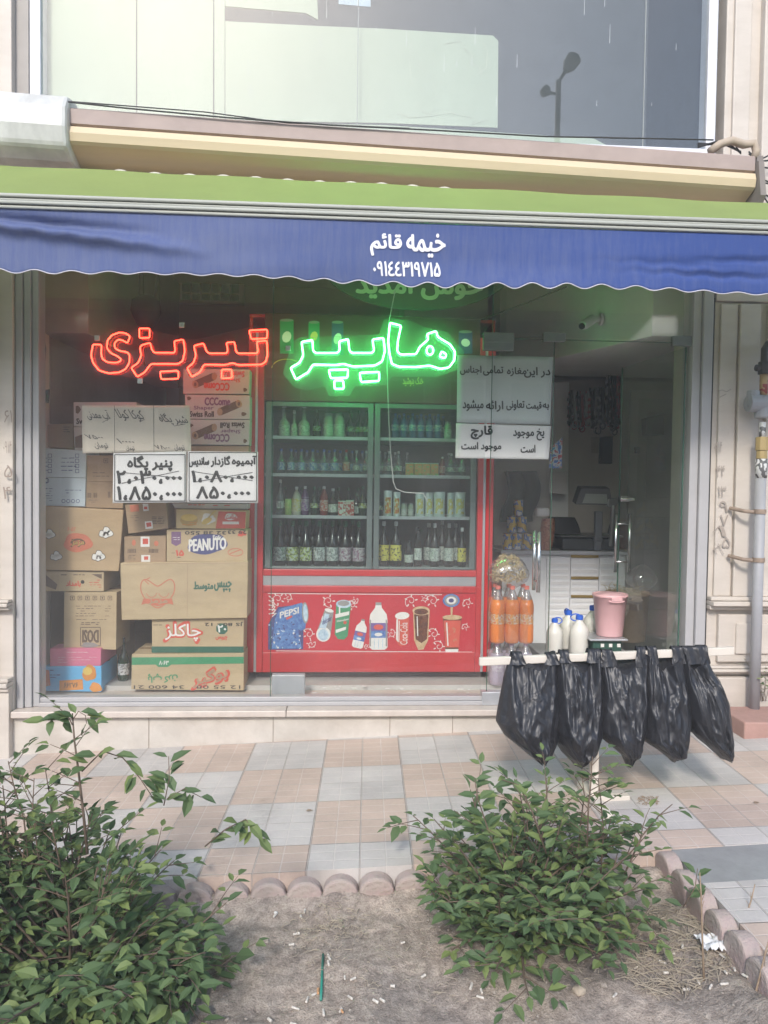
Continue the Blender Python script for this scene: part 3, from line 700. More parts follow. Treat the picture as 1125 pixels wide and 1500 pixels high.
# ------------------------------------------------------------------ neon signs behind the glass
def smooth_path(pts, it=1):
    return pts
def px8(l, ox, oy, s): return [(ox+s*x, oy+s*y) for x, y in l]
NY = .05
def round_loop(l, r=2.2):              # cut each corner with a small arc
    out = []; n = len(l)
    for k in range(n):
        p0, p1, p2 = Vector(l[k-1]), Vector(l[k]), Vector(l[(k+1) % n])
        d0, d1 = (p0-p1), (p2-p1); q = min(r, d0.length*.4, d1.length*.4); d0.normalize(); d1.normalize()
        a, b2 = p1+d0*q, p1+d1*q
        for t in (0, .5, 1): out.append(a*(1-t)**2+p1*2*t*(1-t)+b2*t*t)
    return [tuple(p) for p in out]
def neon(name, label, loops, halo_outlines, mt, mhalo):
    T = thing(name, label, 'neon sign', P(*loops[0][0], NY))
    m_ = MB()
    for l in loops: m_.tube([P(x, y, NY) for x, y in round_loop(l)], .0042, 8, closed=True)
    part('tube', m_, mt, T, smooth=True)
    m_ = MB()
    for bk in halo_outlines: m_.prism([P(x, y, NY+.028) for x, y in bk], (0,.003,0))
    part('halo_sheet', m_, mhalo, T)  # sheet added to scatter the tube light as a halo round the letters
    return T
k8 = lambda l: px8(l, 50, 390, .3111)
red = [k8(l) for l in [
 [(277,368),(318,370),(315,410),(322,437),(345,452),(385,455),(405,448),(410,438),(395,425),(360,408),(342,385),(345,350),(365,325),(400,312),(430,315),(452,330),(440,362),(415,348),(395,345),(378,362),(380,385),(400,398),(440,405),(450,420),(448,455),(430,485),(400,500),(350,504),(305,490),(278,455),(268,420)],
 [(505,372),(547,360),(553,390),(565,407),(660,408),(664,395),(660,352),(703,345),(710,400),(700,445),(680,460),(550,460),(520,500),(485,521),(457,478),(490,455),(505,420),(498,385)],
 [(495,293),(544,293),(544,337),(496,338)], [(593,496),(679,492),(679,530),(598,532)],
 [(752,375),(798,363),(810,398),(822,410),(905,410),(912,398),(905,360),(943,356),(950,400),(960,410),(1050,410),(1055,398),(1048,355),(1096,350),(1098,420),(1090,450),(1070,463),(960,465),(935,455),(900,465),(800,463),(780,500),(742,521),(720,480),(750,455),(762,420)],
 [(884,486),(930,486),(932,526),(882,528)], [(1012,302),(1098,298),(1096,340),(1022,343)]]]
k4 = lambda l: px8(l, 350, 300, .35556)
def el(cx, cy, rx, ry, n=14): return [(cx+rx*math.cos(2*math.pi*j/n), cy+ry*math.sin(2*math.pi*j/n)) for j in range(n)]
green = [k4(l) for l in [
 [(258,565),(303,557),(305,600),(315,610),(405,610),(415,600),(413,562),(450,553),(455,600),(465,610),(548,610),(557,600),(550,555),(595,548),(602,600),(590,645),(560,662),(470,666),(430,655),(400,660),(305,658),(285,690),(235,720),(213,672),(250,650),(265,620)],
 [(370,680),(450,678),(447,712),(378,714)], [(393,723),(430,723),(432,758),(394,758)], [(497,692),(578,688),(578,725),(503,730)],
 [(622,486),(668,498),(655,560),(652,603),(666,617),(730,615),(745,585),(780,555),(775,532),(812,520),(820,545),(870,575),(890,605),(888,640),(865,670),(830,676),(785,662),(730,668),(660,667),(630,655),(620,610),(615,560)],
 el(787,600,14,18), [(835,603),(855,616),(850,632),(826,626)]]]
def offs(l, d):                        # outline grown by d pixels
    n = len(l); ar = sum(l[k][0]*l[(k+1) % n][1]-l[(k+1) % n][0]*l[k][1] for k in range(n)); sg = 1 if ar > 0 else -1; out = []
    for k in range(n):
        (x0, y0), (x1, y1), (x2, y2) = l[k-1], l[k], l[(k+1) % n]
        a = Vector((y1-y0, -(x1-x0))); b2 = Vector((y2-y1, -(x2-x1)))
        if a.length: a.normalize()
        if b2.length: b2.normalize()
        m_ = a+b2; m_ = m_.normalized() if m_.length > .2 else a
        out.append((x1+m_.x*d*sg, y1+m_.y*d*sg))
    return out
def halo_mat(mt_tint): return glass('halo_acrylic_'+mt_tint[0], (1,1,1), mt_tint[2], .5, mt_tint[1], dvar=.02)
M_red = emit('red_led', (1,.04,.02), 6); M_grn = emit('green_led', (.09,1,.22), 19)
neon('neon_sign', 'red neon outline lettering glowing behind the left window pane', red, [[(134,504),(160,482),(192,486),(206,476),(222,482),(262,494),(285,498),(360,480),(396,480),(396,532),(382,540),(345,558),(300,545),(270,556),(255,546),(200,556),(175,550),(140,548),(130,525)]], M_red, halo_mat(('red', (.8,.5,.5), .03)))
neon('neon_sign', 'green neon outline lettering glowing in front of the drinks cooler', green, [[(414,548),(428,500),(440,494),(555,490),(562,468),(596,468),(625,480),(655,486),(680,515),(674,540),(640,552),(575,552),(565,564),(520,566),(512,580),(482,580),(475,566),(450,572),(432,568)]], M_grn, halo_mat(('green', (.45,.9,.6), .08)))
# small fixing pads and the white cord of the green sign
for x, y in [(266,476),(142,495),(205,558),(422,510)]:
    p = P(x, y, .004); q = MB(); q.box(p.x-.014,p.x+.014,.003,.012,p.z-.014,p.z+.014); q.tube([(p.x,.012,p.z),(p.x,NY,p.z)], .003, 6)
    solo('fixing_pad', q, M_white, 'small pale fixing pad stuck to the glass near the neon lettering', 'fixing pad', group='neon sign fixing pads', bevel=.003)
M_greycord = mat('pale_cord', (.45,.46,.44), .5)
mb = MB(); mb.tube([P(x, y, .09) for x, y in [(579,425),(570,470),(567,540),(569,600),(572,660),(576,705),(580,716),(592,721),(620,723),(624,730),(627,735)]], .003, 7)
solo('power_cord', mb, M_greycord, 'thin white power cord hanging in front of the drinks cooler', 'cord', smooth=True)

# ------------------------------------------------------------------ paper notices on the inside of the glass
def notice(name, label, quad, Y, m, writer, ink=None, curl=.002):
    a = [P(x, y, Y) for x, y in quad]; T = thing(name, label, 'notice', (a[0]+a[2])/2)
    q = MB(); n = 14
    def fn(u, v):
        top = a[0].lerp(a[1], u); bot = a[3].lerp(a[2], u); p = top.lerp(bot, v)
        return (p.x, p.y+curl*abs(math.sin(u*5))*v, p.z)
    q.grid(fn, n, n); so = part('sheet', q, m, T, smooth=True); s = so.modifiers.new('thickness', 'SOLIDIFY'); s.thickness = .0004; s.offset = -1
    q = MB(); writer(q, Y-.0007); part('lettering', q, ink or M_ink, T)
    return T
def w1(q, Y):
    for s, x0, y0, x1, y1 in [('در این',768,538,806,553),('مغازه',743,538,771,551),('تمامی',708,536,737,550),('اجناس',674,536,705,549)]: txt(q, s, x0, y0, x1, y1, Y, .45)
    for s, x0, y0, x1, y1 in [('به',795,591,804,600),('قیمت',771,589,793,601),('تعاونی',742,586,768,601),('ارائه',712,587,737,603),('میشود',678,586,708,602)]: txt(q, s, x0, y0, x1, y1, Y, .45)
notice('paper_notice', 'tall grey green printed notice hanging beside the shop door', [(670,520),(810,523),(806,622),(669,619)], .02, M_paperg, w1)
def w2(q, Y):
    txt(q, 'یخ موجود', 752, 628, 797, 645, Y, .5); txt(q, 'است', 763, 652, 784, 663, Y, .5)
    txt(q, 'قارچ', 690, 624, 721, 643, Y, .8); txt(q, 'موجود است', 676, 648, 734, 661, Y, .5)
notice('paper_notice', 'white printed notice about mushrooms and ice below the grey green one', [(668,620),(807,624),(804,673),(667,671)], .017, M_paper, w2)
def price(lines, cross):
    def f(q, Y):
        for s, x0, y0, x1, y1, b in lines: txt(q, s, x0, y0, x1, y1, Y, b)
        for l in cross: dline(q, l, .9, Y, .5)
    return f
def border(q, x0, y0, x1, y1, Y): dline(q, [(x0,y0),(x1,y0),(x1,y1),(x0,y1)], 1.2, Y, 0, True)
def w3(q, Y):
    price([('پنیر پگاه',187,668,252,690,.9),('۲،۰۳۰،۰۰۰',171,690,266,708,1.0),('۱،۸۵۰،۰۰۰',172,713,266,732,1.0)], [[(178,692),(262,700)],[(178,708),(262,690)]])(q, Y); border(q, 168,666,271,734,Y)
notice('price_sign', 'white price sign with a lower price under a crossed out one, below the handwritten card', [(166,664),(273,661),(273,736),(165,737)], .02, M_paper, w3)
def w4(q, Y):
    price([('آبمیوه',340,668,375,683,.7),('گازدار',309,668,337,684,.7),('ساندیس',277,670,306,684,.7),('۱،۰۸۰،۰۰۰',281,690,371,706,1.0),('۸۵۰،۰۰۰',288,713,366,730,1.0)], [[(285,691),(370,704)],[(285,706),(370,692)]])(q, Y); border(q, 277,663,376,734,Y)
notice('price_sign', 'white price sign for juice with a crossed out price, beside the drinks cooler', [(275,661),(378,662),(378,737),(274,736)], .0185, M_paper, w4)
def w5(q, Y):
    for s, x0, y0, x1, y1 in [('آب معدنی',126,600,160,616),('۷۵۰۰',126,637,150,643),('تومان',138,648,158,658),('کوکا کولا',172,600,210,617),('۱۰۰۰۰',173,643,196,650),('تومان',184,653,197,661),('شیر پگاه',233,606,274,623),('۷۸۰۰',227,652,248,658),('تومان',255,651,270,661)]:
        txt(q, s, x0, y0, x1, y1, Y, .12, shear=-.25, sl=.05)
    for x in (167.5, 225): dline(q, [(x, 594),(x+.5, 663)], .6, Y)
    for a, b_ in [((150,619),(162,612)),((205,618),(212,614)),((255,624),(272,621))]: dline(q, [a, b_], .7, Y)
notice('price_card', 'beige card with three handwritten columns of prices', [(120,594),(278,594),(280,662),(121,664)], .024, M_card, w5, M_inkg, curl=.004)

# ------------------------------------------------------------------ cartons behind the left pane
M_kraft = mat('kraft_card', (.44,.315,.185), .8, .11, 3, .25, stretch=(1,1,3), bscale=9)
M_kraft2 = mat('pale_kraft_card', (.47,.36,.22), .8, .11, 3, .25, stretch=(1,1,3), bscale=9)
M_kraft3 = mat('brown_kraft_card', (.36,.25,.155), .8, .11, 3, .25, stretch=(1,1,3), bscale=9)
M_bluebox = mat('pale_blue_card', (.47,.55,.60), .7, .05, 4)
M_greybox = mat('pale_grey_card', (.50,.49,.48), .7, .05, 4)
M_pink = mat('pink_card', (.62,.17,.27), .6, .08, 5); M_cyan = mat('blue_card', (.13,.42,.70), .5, .08, 5)
P_red = mat('red_print', (.60,.09,.06), .6, .08, 20); P_salmon = mat('salmon_print', (.54,.17,.10), .7, .08, 20); P_white = mat('white_print', (.72,.70,.66), .6, .05, 20)
P_brown = mat('brown_print', (.13,.085,.06), .7, .1, 20); P_dark = mat('black_print', (.035,.03,.028), .7, .1, 20); P_green = mat('green_print', (.05,.26,.12), .6, .1, 20)
P_navy = mat('navy_print', (.055,.06,.19), .6, .1, 20); P_orange = mat('orange_print', (.66,.27,.06), .6, .1, 20); P_yellow = mat('yellow_print', (.70,.50,.12), .6, .1, 20)
P_dgreen = mat('dark_green_print', (.03,.12,.08), .6, .1, 20); P_grey = mat('grey_print', (.28,.27,.26), .6, .1, 20); P_tan = mat('tan_print', (.38,.27,.17), .6, .1, 20)
P_purple = mat('purple_print', (.19,.10,.20), .6, .1, 20); P_gold = mat('gold_print', (.50,.33,.10), .5, .1, 20)
INKS = [P_red, P_salmon, P_white, P_brown, P_dark, P_green, P_navy, P_orange, P_yellow, P_dgreen, P_grey, P_tan, P_purple, P_gold]
RED, SAL, WHT, BRN, BLK, GRN, NAV, ORG, YEL, DGR, GRY, TAN, PUR, GLD = range(14)
M_tape = mat('brown_tape', (.36,.25,.13), .25, .1, 12)
def carton(label, quad, Y, depth, m, art=None, tape=False, bevel=.003, flaps=True):
    a = [P(x, y, Y) for x, y in quad]; base = (a[2]+a[3])/2+Vector((0,depth/2,0))
    T = thing('carton', label, 'box', base)
    q = MB(); q.prism(a[::-1], (0,depth,0)); part('box_body', q, m, T, bevel=bevel)
    if flaps:
        q = MB(); t0, t1 = a[0].lerp(a[1], .0), a[1]; mid = Vector((0,depth/2,.0008))
        q.prism([a[0]+mid-Vector((0,.0015,0)), a[1]+mid-Vector((0,.0015,0)), a[1]+mid+Vector((0,.0015,0)), a[0]+mid+Vector((0,.0015,0))], (0,0,.0008))
        part('flap_joint', q, P_brown, T)
    if depth > .24:
        q = MB(); w_ = .024; e = .0006; mid_ = Vector((0, depth/2, e))
        q.prism([a[0]+mid_+Vector((-e,-w_,0)), a[1]+mid_+Vector((e,-w_,0)), a[1]+mid_+Vector((e,w_,0)), a[0]+mid_+Vector((-e,w_,0))], (0,0,.0005))
        part('tape', q, M_tape, T)
    if art:
        q = MB(); art(q, Y); part('print', q, INKS, T)
    return T
def badge(q, x, y, s, Y, c=BRN):       # little handling symbols
    q.mat(c); dline(q, [(x-s,y-s),(x+s,y-s),(x+s,y+s),(x-s,y+s)], .8, Y, 0, True); dline(q, [(x,y+s*.6),(x,y-s*.5)], .9, Y); dline(q, [(x-s*.4,y),(x,y-s*.5),(x+s*.4,y)], .8, Y)
def bars(q, x0, y0, x1, y1, Y, c=BLK):
    q.mat(c); x = x0
    while x < x1: 
        l = rnd(.5, 1.5); dpoly(q, [(x,y0),(min(x+l,x1),y0),(min(x+l,x1),y1),(x,y1)], Y); x += l+rnd(.5,1.2)
def a_blue1(q, Y):
    q.mat(NAV); dtextlines(q, 88,668,112,692,4,Y,1.0); dtextlines(q,63,668,70,692,4,Y,.8)
    for k in range(4):
        for x in (113, 73): dline(q, [(x-2.5,665+k*7.5),(x+2.5,665+k*7.5),(x+2.5,670+k*7.5),(x-2.5,670+k*7.5)], .7, Y, 0, True)
def a_blue2(q, Y):
    q.mat(NAV); dline(q, darc(68,704,3.6,3.6,0,6.28), 1, Y); dline(q, darc(68,704,1.6,2.6,0,6.28), .8, Y); dtextlines(q, 95,716,119,724,2,Y,.8); dtextlines(q,62,714,77,735,6,Y,.7)
    for k in range(4): dline(q, darc(93+k*7,734,2.6,2.6,0,6.28,8), .8, Y)
YB = .30
carton('pale blue carton with small print, on top of its twin', [(59,656),(126,660),(125.5,700),(59,699)], YB, .25, M_bluebox, a_blue1)
carton('pale blue carton with a round mark, under its twin', [(59,699.5),(125.5,700.5),(124.5,742),(59,740.5)], YB, .25, M_bluebox, a_blue2)
def a_br1(q, Y): q.mat(BRN); badge(q, 155,675,3,Y); dtextlines(q,134,690,160,700,2,Y,.8)
carton('plain brown carton beside the upper pale blue carton', [(126,667),(166,667),(166,706),(126,705)], YB+.02, .25, M_kraft3, a_br1)
def a_br2(q, Y): bars(q,128,722,134,729,Y,BRN); bars(q,137,722,143,729,Y,BRN); q.mat(BRN); dtextlines(q,128,731,144,737,2,Y,.7); bars(q,158,720,163,729,Y,BRN)
carton('brown carton with dark square marks on top of the popcorn carton', [(125,705),(183,707),(180,745),(124,743)], YB+.015, .25, M_kraft3, a_br2)
def popcorn(q, x, y, s, Y):
    for dx, dy, r in [(-.6,.1,.5),(.1,-.45,.55),(.65,.05,.5),(0,.3,.5)]:
        q.mat(BLK); dell(q, x+dx*s, y+dy*s, r*s+.8, r*s+.8, Y, 0, 12, 0, .08)
    for dx, dy, r in [(-.6,.1,.5),(.1,-.45,.55),(.65,.05,.5),(0,.3,.5)]:
        q.mat(WHT); dell(q, x+dx*s, y+dy*s, r*s, r*s, Y, 1.2, 12, 0, .08)
def a_pop(q, Y):
    q.mat(SAL); dell(q, 114,795,21,14,Y,0,26,0,.06); q.mat(BRN); dline(q, darc(114,797,10,7,3.3,6.2), 2.6, Y, 1); txt(q, 'مزمز', 104,790,124,801,Y-.002,.7); q.mat(GLD); txt(q,'مزمز',105,791,123,800,Y-.0034,.25)
    q.mat(SAL); txt(q, '۶۰۵۲', 99,772,111,778,Y,.2); dtextlines(q,112,773,132,777,1,Y,.9)
    for x, y, s in [(155,781,9),(144,815,8.5),(72,783,7.5),(82,815,7.5)]: popcorn(q, x, y, s, Y)
    q.mat(TAN); dline(q, [(88,744),(86,833)], .9, Y)
carton('large kraft carton printed with white popcorn and an orange blob', [(61,741),(181,747),(174,837),(60,835)], YB-.02, .36, M_kraft, a_pop, bevel=.005)
def a_maz(q, Y):
    q.mat(BRN); dpoly(q, [(134,841),(149,841),(149,848)], Y); dtextlines(q,88,840,124,844,1,Y,1.3); dpoly(q, [(66,841),(84,856),(82,864),(66,858)], Y)
    q.mat(RED); txt(q, 'بامداد', 97,851,118,860,Y,.4); q.mat(BLK); dell(q,121,852.5,2.8,2.8,Y,0,12); q.mat(SAL); dtextlines(q,130,848,148,862,4,Y,1.4); q.mat(TAN); dline(q,[(85,838),(85,866)],.8,Y)
carton('flat kraft carton with red lettering wedged under the popcorn carton', [(62,836.5),(152,837.5),(152,866.5),(63,866)], YB, .34, M_kraft2, a_maz)
def a_dosi(q, Y):
    q.mat(BRN); txt(q, 'DOSI', 121,923,144,941,Y,.7,flip=True); dline(q,[(118,919),(147,919),(147,946),(118,946)],1.1,Y,0,True); q.mat(GRY); dell(q,131,945,12,4,Y,.6,16,0,.1)
    q.mat(BRN); dtextlines(q,102,886,162,904,5,Y,.9); dtextlines(q,110,906,156,909,1,Y,.8); dtextlines(q,118,911,148,916,2,Y,1.1)
    for k in range(6): badge(q, 106+k*11, 876, 2.8, Y)
carton('kraft carton standing upside down with a framed brown logo', [(94,867.5),(171,867.5),(170,952),(93,949)], YB, .3, M_kraft2, a_dosi)
def a_pink(q, Y): q.mat(SAL); q.mat(WHT); dtextlines(q,98,954,130,957,1,Y,.5); dtextlines(q,84,961,142,972,3,Y,.35,fill=.6)
carton('flat pink carton lying under the upside down kraft carton', [(73,950),(148,950),(147.5,975.5),(73,976)], YB-.03, .32, M_pink, a_pink)
def a_cyan(q, Y):
    q.mat(ORG); dpoly(q, [(87,997),(121,995),(122,1010),(87,1012)], Y); dell(q,131,986,10,12,Y,0,18,.3,.08); dell(q,140,1007,9,7,Y,0,16,.2,.1); q.mat(YEL); dell(q,128,983,7,6,Y,1,14); q.mat(BRN); txt(q,'۶۶۲۷۶',94,1000,114,1007,Y-.001,.2)
    q.mat(SAL); dpoly(q,[(64,980),(72,982),(74,1004),(64,1006)],Y); q.mat(NAV); dtextlines(q,72,980,88,994,4,Y,1.2,k=1)
carton('blue and orange printed carton at the bottom of the left stack', [(64,976.5),(148.5,976),(148.5,1013.5),(62,1012.5)], YB-.04, .32, M_cyan, a_cyan)
def a_sm1(q, Y):
    q.mat(SAL); dpoly(q,[(190,740),(203,739),(204,749),(191,750)],Y); q.mat(WHT); dpoly(q,[(209,738),(217,738),(218,748),(210,749)],Y); dpoly(q,[(212,764),(223,763),(224,774),(213,775)],Y); q.mat(RED); dpoly(q,[(214,766),(221,765),(222,771),(215,772)],Y,1); dpoly(q,[(211,742),(215.5,742),(216,746),(211,746)],Y,1)
    q.mat(BRN); dtextlines(q,190,754,204,764,4,Y,.7); dtextlines(q,222,756,241,768,5,Y,1.0,fill=.95)
carton('small tilted brown carton with white seal labels, above its twin', [(183,739.5),(243,736),(246.5,774),(188,782)], YB-.03, .2, M_kraft3, a_sm1)
def a_sm2(q, Y):
    q.mat(SAL); dell(q,196,795,3,4.5,Y,0,12); dell(q,229,796,3.5,4,Y,0,12); q.mat(WHT); dpoly(q,[(206,786),(219,786),(219,801),(206,801)],Y); dpoly(q,[(207,813),(220,813),(220,823),(207,823)],Y); q.mat(RED); dpoly(q,[(209,789),(217,789),(217,797),(209,797)],Y,1); dpoly(q,[(211,815),(217,815),(217,820),(211,820)],Y,1)
    bars(q,187,804,200,810,Y,BRN); bars(q,218,804,232,810,Y,BRN); q.mat(BRN); dtextlines(q,187,812,200,820,3,Y,.7)
carton('small brown carton with white seal labels on top of the large chips carton', [(182,786),(243,784.5),(243,824),(182,824)], YB-.03, .2, M_kraft3, a_sm2)
def a_bisc(q, Y):
    q.mat(RED); dpoly(q,[(320,749),(360,750),(359,774),(316,774)],Y); q.mat(WHT); dell(q,338,757,9,5,Y,1,18,0,.07); dpoly(q,[(326,764),(350,764),(350,768),(326,768)],Y,1); q.mat(RED); txt(q,'سلامت',331,753,346,760,Y-.002,.3)
    q.mat(GLD); dell(q,277,762,13,9,Y,0,20); q.mat(YEL); dell(q,277,758,12,5,Y,1,20); q.mat(ORG); dtextlines(q,267,764,288,770,2,Y,1.4,k=1.6)
    q.mat(WHT); dell(q,305,760,10,8,Y,0,16,0,.1); q.mat(YEL); dell(q,303,763,8,4,Y,1,14,-.5)
    for k in range(6): dline(q,[(296,768),(312+k,750-k*.5)],.9,Y,1.5)
M_yellow = mat('yellow_card', (.58,.44,.22), .6, .08, 5)
carton('slim biscuit box with a red end panel on top of the peanut carton', [(258,746),(361,748),(360,775),(258,774)], YB-.03, .2, M_yellow, a_bisc)
def a_strip(q, Y): q.mat(RED); dtextlines(q,275,738,300,741,1,Y,1.6); dtextlines(q,310,739,338,742,1,Y,1.6)
carton('white carton edge with red print above the biscuit box', [(252,737.5),(363,738.5),(362,745.8),(256,744.6)], YB-.005, .2, M_greybox, a_strip)
def a_pea(q, Y):
    q.mat(NAV); dell(q,303,797,29,15,Y,0,26,-.08,.05); dell(q,318,788,10,5,Y,.3,14); q.mat(WHT); txt(q,'PEANUTO',277,789,331,806,Y-.0012,.7,sl=-.06); txt(q,'Fofy',312,784,324,791,Y-.0018,.2)
    q.mat(PUR); dpoly(q,[(251,779),(265,779),(265,796),(258,800),(251,796)],Y); q.mat(WHT); dtextlines(q,253,783,263,792,3,Y,.9,k=1)
    q.mat(RED); txt(q,'۱۵',258,806,269,814,Y,.6); dell(q,354,782,6,4,Y,0,12,0,.2); dline(q,darc(345,809,11,5.5,0,6.3,20),.8,Y); dline(q,[(337,811),(353,805)],1,Y); q.mat(BRN); dtextlines(q,251,808,257,812,1,Y,1); dtextlines(q,250,815,275,818,1,Y,1.2)
    q.mat(BLK); txt(q,'32 38 550',271,778,331,783,Y,.2,flip=True); txt(q,'29 33',334,777,361,782,Y,.2,flip=True)
carton('kraft peanut carton with a dark blue logo', [(244,776),(363,776),(362.5,822),(244,823)], YB-.04, .32, M_kraft2, a_pea)
def a_chips(q, Y):
    q.mat(SAL); H = [(231,888)]
    h = [(231+25*math.copysign(abs(math.sin(t))**1.0, math.sin(t))*abs(math.sin(t))**.3, 866-1.45*(13*math.cos(t)-5*math.cos(2*t)-2*math.cos(3*t)-math.cos(4*t))) for t in [2*math.pi*k/40 for k in range(40)]]
    dline(q, h, 1.5, Y, 0, True)
    dline(q, [(218,856),(212,850),(220,846)], 1.2, Y); dpoly(q,[(210,877),(252,877),(254,886),(247,884),(231,888),(214,884),(207,886)],Y,1); q.mat(TAN); txt(q,'مزمز',218,878,245,885,Y-.0015,.6)
    q.mat(SAL)
    for s in (-1, 1): dline(q, darc(231+s*9,866,8,9,.3,2.8,8), 1, Y)
    q.mat(DGR); txt(q,'چیپس',314,852,339,867,Y,.6); txt(q,'متوسط',284,852,312,866,Y,.6)
    q.mat(TAN); dline(q,[(275,825),(274,904)],.9,Y); dline(q,[(180,826.5),(361,824.5)],.6,Y)
carton('very large kraft chips carton with an orange heart outline', [(176,824.5),(363.5,822),(362,905.5),(178,908.5)], YB-.06, .36, M_kraft2, a_chips, bevel=.005)
def a_chak(q, Y):
    q.mat(RED); txt(q,'چاکلز',240,911,296,942,Y,1.8); q.mat(WHT); txt(q,'چاکلز',242,914,294,939,Y-.0016,.35)
    q.mat(DGR); dpoly(q,[(222,947),(357,947),(357,956),(222,956)],Y); dell(q,325,921,9,8.5,Y,0,8,.4); q.mat(WHT); txt(q,'۲۰',319,916,331,926,Y-.0012,.5); q.mat(RED); txt(q,'چیپس',316,932,333,938,Y,.3)
    q.mat(BLK); txt(q,'JS 80 - 12',300,911,356,917,Y,.2,flip=True); q.mat(BRN); dtextlines(q,224,913,240,918,1,Y,1.2)
carton('kraft carton with red bubble lettering and a dark green base stripe', [(222.5,908),(357.5,906),(356.5,956.5),(222.5,956.5)], YB-.03, .32, M_kraft2, a_chak)
def a_bog(q, Y):
    q.mat(GRN); dpoly(q,[(193,963),(357,962),(357,972),(251,973.5),(246,977),(232,977),(228,973.5),(193,974)],Y); q.mat(WHT); txt(q,'۸۰۶۳',233,968,247,974,Y-.0014,.2)
    q.mat(RED); txt(q,'بوگیر',281,979,335,1004,Y,2.0,sl=-.25); q.mat(TAN); txt(q,'بوگیر',283,981,333,1002,Y-.0016,.5,sl=-.25); q.mat(GRN); txt(q,'پاپ کرن',217,987,260,1000,Y,.4,flip=True)
    q.mat(BLK); txt(q,'12 55 08   34 600 21',196,1004,352,1009,Y,.1,flip=True)
carton('wide kraft carton with a green stripe at the bottom beside the cooler', [(193,958.5),(357.5,957),(357,1011.5),(192,1010)], YB-.05, .34, M_kraft2, a_bog)
def a_roll(flip):
    def f(q, Y0, oy=0, lines=()): pass
    return f
def swiss(yo, flip, redtop=False):
    def f(q, Y):
        def fx(x): return 272+364-x if flip else x
        def fy(y): return yo+(35-(y)) if flip else yo+y
        def bx(s, x0, y0, x1, y1, b, c):
            q.mat(c); X = sorted((fx(x0), fx(x1))); Yy = sorted((fy(y0), fy(y1))); txt(q, s, X[0], Yy[0], X[1], Yy[1], Y, b, flip=flip)
        if redtop: q.mat(RED)
        bx('CCCome', 300,4,337,15, .6, RED if redtop else PUR); bx('Swiss Roll', 278,24,313,32, .4, RED if redtop else BLK); bx('Shaper', 284,16,313,23, .2, RED if redtop else PUR)
        q.mat(BRN); a, b_ = (fx(322), fy(25)), (fx(350), fy(13)); dline(q, [a, b_], 11, Y); q.mat(TAN); dell(q, b_[0], b_[1], 4.5, 6, Y, .8, 12, -.4); q.mat(BRN); dell(q, b_[0], b_[1], 2, 3, Y, 1.6, 10); q.mat(TAN); dell(q, a[0], a[1], 4, 5.6, Y, .8, 12)
        q.mat(BRN); dell(q, fx(277), fy(5), 3, 3, Y, 0, 8, 0, .2); dell(q, fx(357), fy(28), 4, 3, Y, 0, 8, 0, .2)
    return f
carton('pale swiss roll carton upside down with red print, top of three', [(268,540),(366,541),(365,577),(268,577)], YB+.03, .22, M_greybox, swiss(541, True, True))
carton('pale swiss roll carton upright, middle of three', [(271,578),(366,579),(366,614),(271,613.5)], YB+.02, .22, M_greybox, swiss(578.5, False))
carton('pale swiss roll carton upside down, lowest of three', [(272,614.5),(366,615),(365,652),(272,651)], YB+.02, .22, M_greybox, swiss(616, True))
carton('narrow kraft carton under the lowest swiss roll carton', [(268,652.5),(365,653),(365,737),(268,736)], YB+.03, .25, M_kraft3)
carton('pale swiss roll carton half hidden behind the handwritten price card, upper', [(107.5,589),(200,589),(200,624),(108,624.5)], YB+.03, .22, M_greybox, lambda q, Y: (q.mat(BLK), txt(q,'Swiss Roll',112,613,150,621,Y,.4), q.mat(BRN), dell(q,114,600,4,6,Y,0,8,0,.2)))
carton('pale swiss roll carton half hidden behind the handwritten price card, lower', [(108,625.2),(200,625),(200,660),(109,659)], YB+.03, .22, M_greybox, lambda q, Y: (q.mat(BRN), dpoly(q,[(110,640),(122,636),(124,656),(110,656)],Y)))
carton('dim brown carton behind the pale blue cartons', [(62,622),(107,620),(108,657),(62,655)], YB+.12, .3, M_kraft3, lambda q, Y: (q.mat(BRN), dtextlines(q,92,624,102,634,3,Y,1.4)))
carton('grey brown carton deep behind the kraft cartons', [(150,820),(181,820),(183,1005),(150,1005)], YB+.35, .25, M_kraft3)
carton('brown carton filling the gap above the small tilted carton', [(160,735),(262,735),(262,790),(160,790)], YB+.3, .25, M_kraft3)

# ------------------------------------------------------------------ drinks cooler
YF = .45
M_cred = mat('cooler_red', (.50,.035,.04), .35, .1, 5); M_cgrey = mat('cooler_grey', (.14,.17,.17), .4, .08, 6, metal=.3); M_chead = mat('cooler_header', (.10,.03,.02), .4, .15, 5)
M_cin = mat('cooler_liner', (.17,.21,.21), .6, .08, 5)
def X(px, Y=YF): return P(px, 750, Y).x
def Z(py, Y=YF, px=540): return P(px, py, Y).z
cx0, cx1 = X(363), X(722); cb, ct = Z(984), Z(463); YBK = YF+.72
K = thing('drinks_cooler', 'tall red two door drinks cooler with a printed lower panel', 'cooler', ((cx0+cx1)/2, YF+.36, ZF))
mb = MB(); mb.box(cx0,cx0+.02,YF+.03,YBK,cb,ct); mb.box(cx1-.02,cx1,YF+.03,YBK,cb,ct); mb.box(cx0,cx1,YBK,YBK+.02,cb,ct); mb.box(cx0,cx1,YF+.02,YBK,ct-.02,ct); mb.box(cx0,cx1,YF+.04,YBK,cb,Z(834)-.003)
part('cabinet', mb, M_cred, K, bevel=.003)
mb = MB(); zb, zt2 = Z(834), Z(585); li, ri = X(390), X(694); 
mb.box(li-.02,ri+.02,YBK-.03,YBK-.005,zb,zt2); mb.box(li-.04,li-.02,YF+.03,YBK-.03,zb,zt2); mb.box(ri+.02,ri+.04,YF+.03,YBK-.03,zb,zt2); mb.box(li-.02,ri+.02,YF+.05,YBK-.03,zt2-.01,zt2)
